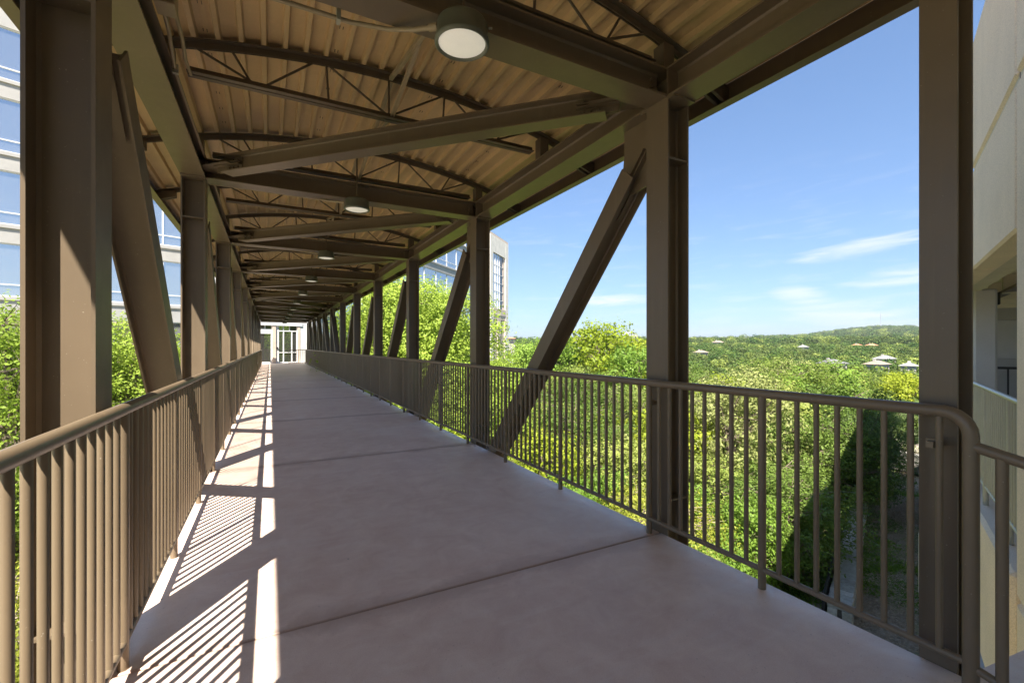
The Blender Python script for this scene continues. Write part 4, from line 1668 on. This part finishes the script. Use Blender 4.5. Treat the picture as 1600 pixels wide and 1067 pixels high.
NM = {'green': 'leafy_tree', 'bright': 'young_tree', 'oak': 'oak_tree', 'jun': 'juniper_bush'}
taken = []
for i, (px, d, k, s, lab) in enumerate(chars):
    v = at(px, 541, d)
    plant(NM[k], KP[k][i % len(KP[k])], ground_at(v), lab, scale=(s, s, s))
    taken.append((v.x, v.y, 1.8))
# dark cedars beside the stone wall in shade
for (px, d, s, lab) in ((1352, 25, .95, 'dark cedar leaning over the stone garden wall in deep shade'), (1388, 33, .9, 'dark cedar in shade before the tan retaining wall'), (1330, 29, .85, 'dark cedar behind the garden wall at the shadow edge')):
    v = at(px, 541, d)
    plant('cedar_tree', P_CEDAR[0], ground_at(v), lab, scale=(s, s, s))
    taken.append((v.x, v.y, 2.0))
# fill: woodland trees and bushes
frng = random.Random(5)
labels = {'green': ('fresh green tree of the wood beyond the railing', 'tree'), 'bright': ('yellow green young tree of the wood beyond the railing', 'tree'),
          'oak': ('olive live oak of the wood beyond the railing', 'tree'), 'jun': ('twiggy yellow green juniper of the slope below the railing', 'bush')}
placed = 0
tries = 0
filled = {}
while placed < 260 and tries < 40000:
    tries += 1
    r = math.sqrt(frng.uniform(5.5 ** 2, 52 ** 2))
    a = R(frng.uniform(2, 82))
    x, y = r * math.sin(a), r * math.cos(a)
    n, s = gn_of(x, y), gs_of(x, y)
    if x < 5.0 or n < (6.0 if s < 13 else 3.3):
        continue
    sp = 1.9 + .03 * r
    if any((x - p[0]) ** 2 + (y - p[1]) ** 2 < ((sp + p[2]) * .5) ** 2 for p in taken):
        continue
    # keep clear of the office
    if (Vector((x, y, 0)) - OF_A).dot(nr) < 3.0 and y > 40:
        continue
    u = frng.random()
    if r < 17: k = 'jun' if u < .62 else ('oak' if u < .82 else 'green')
    elif r < 28: k = 'jun' if u < .25 else ('oak' if u < .72 else ('green' if u < .88 else 'bright'))
    else: k = 'oak' if u < .62 else ('green' if u < .84 else 'bright')
    base = {'jun': 4.0, 'oak': 6.0, 'green': 8.0, 'bright': 9.0}[k]
    h = min(7.6, 2.6 + .125 * r) * frng.uniform(.74, 1.16)
    sz_ = h / base
    sw = max(sz_, .85 + .01 * r) * frng.uniform(.85, 1.2)
    if k in ('green', 'bright'):
        sw = sz_ * frng.uniform(.95, 1.2)
    cat = labels[k][1]
    o = plant(NM[k], KP[k][frng.randrange(len(KP[k]))], (x, y, ground_z(x, y) - .1), 'x', cat, {'green': 'green trees of the wood', 'bright': 'young trees of the wood', 'oak': 'oaks of the wood', 'jun': 'junipers of the slope'}[k], scale=(sw, sw, sz_))
    taken.append((x, y, sp))
    dd = x * SY + y * CY
    ppx = 800 + F * (x * CY - y * SY) / dd
    zone = 'behind the far columns' if ppx < 738 else 'left of the near column' if ppx < 1035 else 'right of the near column' if ppx < 1230 else 'towards the end column'
    rank = 'low' if dd < 17 else 'mid-wood' if dd < 29 else 'rear'
    filled.setdefault((k, rank, zone), []).append((ppx, o))
    placed += 1
kd = {'green': 'fresh green tree', 'bright': 'yellow green young tree', 'oak': 'olive live oak', 'jun': 'twiggy yellowish juniper'}
for (k, rank, zone), lst in filled.items():
    lst.sort(key=lambda e: e[0])
    for i, (_, o) in enumerate(lst):
        o['label'] = '%s %s %s' % (rank, kd[k], zone) + ('' if len(lst) == 1 else ', %s from the left' % ordw[i] if i < len(ordw) else '')
# shrubs on the retaining wall
for i in range(7):
    pp = Vector((Q1.x, Q1.y, 0)) + q * (.4 + i * 1.25) + qn * .6
    plant('shrub', P_SHRUB[i % 2], (pp.x, pp.y, gz + 1.3), 'small sunny shrub on the tan retaining wall, %s from its left end' % ordw[i], 'shrub', 'shrubs on the retaining wall', scale=(.6, .6, .5))

# ---- grass and leaf litter on the open strip by the garage
gr = np.random.default_rng(3)


def scatter(name, n, mat, size, cond, label, cat, lift=.03, updir=.1, aspect=.3):
    P = []
    while len(P) < n:
        s_, n_ = gr.uniform(2, 34), gr.uniform(-3.0, 9.0)
        w = gpt(s_, n_, 0)
        if cond(s_, n_, w) and gr.uniform() < .9:
            P.append((w.x, w.y, ground_z(w.x, w.y) + lift * gr.uniform(.2, 1.0)))
    me = leaves_mesh(name, np.array(P), size, 77, updir, aspect)
    o = link(name, me, M[mat])
    return tag(o, label, cat, kind='stuff')


def patch(w):
    return math.sin(w.x * .55 + 1.3) + math.sin(w.y * .8 - w.x * .33) + .6 * math.sin(w.x * 1.7 + w.y * 1.3)


scatter('grass', 60000, 'grass', .13, lambda s, n, w: (n > 2.3) or patch(w) > .5, 'short green grass on the shaded strip by the garage', 'grass', .10)
scatter('leaf_litter', 45000, 'litter', .075, lambda s, n, w: n < 2.4 and patch(w) < 1.1, 'brown dead leaves scattered over the shaded path', 'leaf litter', .03, 1.5, .6)

# ================================================================== FAR COUNTRY
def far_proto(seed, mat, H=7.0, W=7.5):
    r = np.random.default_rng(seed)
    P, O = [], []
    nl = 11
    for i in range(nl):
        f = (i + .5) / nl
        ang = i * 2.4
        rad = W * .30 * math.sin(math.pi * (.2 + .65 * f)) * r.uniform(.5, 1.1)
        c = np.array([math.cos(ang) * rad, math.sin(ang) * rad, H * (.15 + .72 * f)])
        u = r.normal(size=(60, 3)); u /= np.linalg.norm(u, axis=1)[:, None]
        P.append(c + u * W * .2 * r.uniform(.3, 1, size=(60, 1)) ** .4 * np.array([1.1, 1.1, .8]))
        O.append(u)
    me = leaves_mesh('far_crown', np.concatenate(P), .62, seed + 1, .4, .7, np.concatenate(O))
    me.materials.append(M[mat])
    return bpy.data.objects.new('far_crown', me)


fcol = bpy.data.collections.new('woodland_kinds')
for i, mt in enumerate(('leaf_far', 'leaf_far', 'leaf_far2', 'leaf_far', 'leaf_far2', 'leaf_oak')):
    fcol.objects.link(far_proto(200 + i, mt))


def instancer(name, pts, scales, label):
    me = bpy.data.meshes.new(name)
    me.from_pydata([tuple(p) for p in pts], [], [])
    at_ = me.attributes.new('tree_scale', 'FLOAT', 'POINT')
    at_.data.foreach_set('value', np.array(scales, dtype=np.float32))
    o = link(name, me)
    ng = bpy.data.node_groups.new(name, 'GeometryNodeTree')
    ng.interface.new_socket('Geometry', in_out='INPUT', socket_type='NodeSocketGeometry')
    ng.interface.new_socket('Geometry', in_out='OUTPUT', socket_type='NodeSocketGeometry')
    gi, go = ng.nodes.new('NodeGroupInput'), ng.nodes.new('NodeGroupOutput')
    ci = ng.nodes.new('GeometryNodeCollectionInfo')
    ci.inputs['Collection'].default_value = fcol
    ci.inputs['Separate Children'].default_value = True
    ci.inputs['Reset Children'].default_value = True
    iop = ng.nodes.new('GeometryNodeInstanceOnPoints')
    iop.inputs['Pick Instance'].default_value = True
    na = ng.nodes.new('GeometryNodeInputNamedAttribute')
    na.data_type = 'FLOAT'
    na.inputs['Name'].default_value = 'tree_scale'
    rv = ng.nodes.new('FunctionNodeRandomValue')
    rv.data_type = 'FLOAT_VECTOR'
    rv.inputs['Max'].default_value = (0, 0, 6.28)
    L = ng.links.new
    L(gi.outputs[0], iop.inputs['Points'])
    L(ci.outputs[0], iop.inputs['Instance'])
    L(rv.outputs[0], iop.inputs['Rotation'])
    L(na.outputs[0], iop.inputs['Scale'])
    L(iop.outputs[0], go.inputs[0])
    md = o.modifiers.new('trees', 'NODES')
    md.node_group = ng
    return tag(o, label, 'woodland', kind='stuff')


houses = [
    # px, py of ridge, depth, width, roof material, label
    (1300, 561, 120, 9.0, 'roof_grey', 'far house with a grey hipped roof in the trees'),
    (1370, 563, 115, 7.5, 'roof_tan', 'far house with a tan roof and white chimney'),
    (1382, 555, 150, 9.0, 'roof_pale', 'far house with a long pale roof behind the tan one'),
    (1255, 539, 230, 8.0, 'roof_pale', 'small far white house in the middle of the wood'),
    (1362, 537, 300, 10.0, 'roof_orange', 'far house with an orange tiled roof'),
    (1339, 537, 320, 8.0, 'roof_orange', 'smaller far house with a red roof left of the orange one'),
    (1122, 532, 330, 11.0, 'roof_tan', 'far pale house on the rise right of the near column'),
    (1095, 547, 200, 8.0, 'roof_tan', 'far pinkish house low in the trees near the column'),
    (903, 530, 260, 5.0, 'roof_orange', 'far small red roofed house behind the dark green tree'),
    (799, 527, 200, 4.5, 'roof_orange', 'far small tower house with a pink roof by the office corner'),
    (1420, 566, 105, 6.0, 'roof_pale', 'far white house end half hidden by the bright tree'),
]
clear = []
for px, py, d, w, rf, lab in houses:
    w *= .62
    v = at(px, py, d)
    base = ground_z(v.x, v.y) - .2
    t = thing('house', lab, 'house', (v.x, v.y, base), rng.uniform(-.5, .5))
    h = v.z - base
    e = h - w * .2
    dp = w * .7
    mb = MB(); mb.box(-w / 2, w / 2, -dp / 2, dp / 2, 0, e); part('wall', mb, M['stucco'], t)
    mb = MB()
    ov = .5
    mb.add([(-w / 2 - ov, -dp / 2 - ov, e - .02), (w / 2 + ov, -dp / 2 - ov, e - .02), (w / 2 + ov, dp / 2 + ov, e - .02), (-w / 2 - ov, dp / 2 + ov, e - .02), (-w * .22, 0, h), (w * .22, 0, h)],
           [(0, 1, 5, 4), (1, 2, 5), (2, 3, 4, 5), (3, 0, 4), (3, 2, 1, 0)])
    r_ = part('roof', mb, M[rf], t)
    mb = MB(); mb.box(-w * .33, -w * .27, -.4, .2, e, h + .35); part('chimney', mb, M['stucco'], r_)
    for i in (-1, 0, 1):
        mb = MB(); mb.box(i * w * .3 - .5, i * w * .3 + .5, -dp / 2 - .03, -dp / 2 + .05, e - 2.2, e - .7); part('window', mb, M['glass_dark'], t)
    clear.append((v.x, v.y, d, h + base, w))

wr = random.Random(9)
pts, scs = [], []
for (r0, r1, cnt, s0, s1) in ((50, 130, 1000, .62, .95), (130, 400, 3600, .75, 1.1), (400, 900, 3000, 1.3, 1.9), (900, 2500, 5500, 2.2, 3.2)):
    for i in range(cnt):
        r = math.sqrt(wr.uniform(r0 ** 2, r1 ** 2)); a = R(wr.uniform(14, 84))
        x, y = r * math.sin(a), r * math.cos(a)
        if r < 130 and (Vector((x, y, 0)) - OF_A).dot(nr) < 5.0:
            continue
        bad = False
        sc_ = wr.uniform(s0, s1)
        z = ground_z(x, y)
        dd = x * SY + y * CY
        for hx, hy, hd, htop, hw in clear:
            if dd < hd + 8 and dd > hd * .55 and abs(math.atan2(x, y) - math.atan2(hx, hy)) * r < hw * .5 + 2.5:
                # the line of sight to the roof stays open
                lim = EYE + (htop - hw * .13 - EYE) * dd / hd
                sc_ = min(sc_, max(.2, (lim - z) / 7.0))
        pts.append((x, y, z - .2))
        scs.append(sc_)
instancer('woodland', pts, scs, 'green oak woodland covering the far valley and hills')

# arched white roof frame on the skyline and a mast on the hill
v = at(984, 526, 420)
t = thing('arched_hall', 'far white arched roof on the skyline left of the near column', 'building', (v.x, v.y, ground_z(v.x, v.y)))
hh = v.z - ground_z(v.x, v.y) + 4
mb = MB()
for k in range(-2, 3):
    pts_ = [(6.2 * math.cos(math.pi * i / 14), k * 1.6, hh - 4.2 + 4.2 * math.sin(math.pi * i / 14)) for i in range(15)]
    mb.tube(pts_, .22, 5)
part('arch', mb, M['stucco'], t)
mb = MB(); mb.box(-6, 6.0, -3.2, 3.2, 0, hh - 2.6); part('wall', mb, M['stucco'], t)
v = at(1376, 512, 1900)
t = thing('radio_mast', 'thin far radio mast on the highest wooded hill', 'mast', (v.x, v.y, ground_z(v.x, v.y)))
top = at(1376, 489, 1900).z
mb = MB()
zb, zt = 0, top - ground_z(v.x, v.y)
for k in range(3):
    a = k * 2.094
    mb.tube([(1.6 * math.cos(a), 1.6 * math.sin(a), zb), (.7 * math.cos(a), .7 * math.sin(a), zt)], .35, 4)
for i in range(10):
    z = zb + (zt - zb) * i / 10
    mb.box(-1.2, 1.2, -1.2, 1.2, z, z + .5)
part('lattice', mb, M['galv'], t)

# ================================================================== HAZE
hm = bpy.data.materials.new('thin_air')
hm.use_nodes = True
hnt = hm.node_tree
hnt.nodes.clear()
ho = hnt.nodes.new('ShaderNodeOutputMaterial')
hv = hnt.nodes.new('ShaderNodeVolumePrincipled')
hv.inputs['Color'].default_value = (0.80, 0.87, 0.95, 1)
hv.inputs['Density'].default_value = 0.00016
hv.inputs['Anisotropy'].default_value = 0.2
hnt.links.new(hv.outputs[0], ho.inputs['Volume'])
mb = MB(); mb.box(-7200, 7200, -7200, 7200, -30, 150)
tag(part('haze', mb, hm), 'thin pale haze over the far hills', 'haze', kind='stuff')
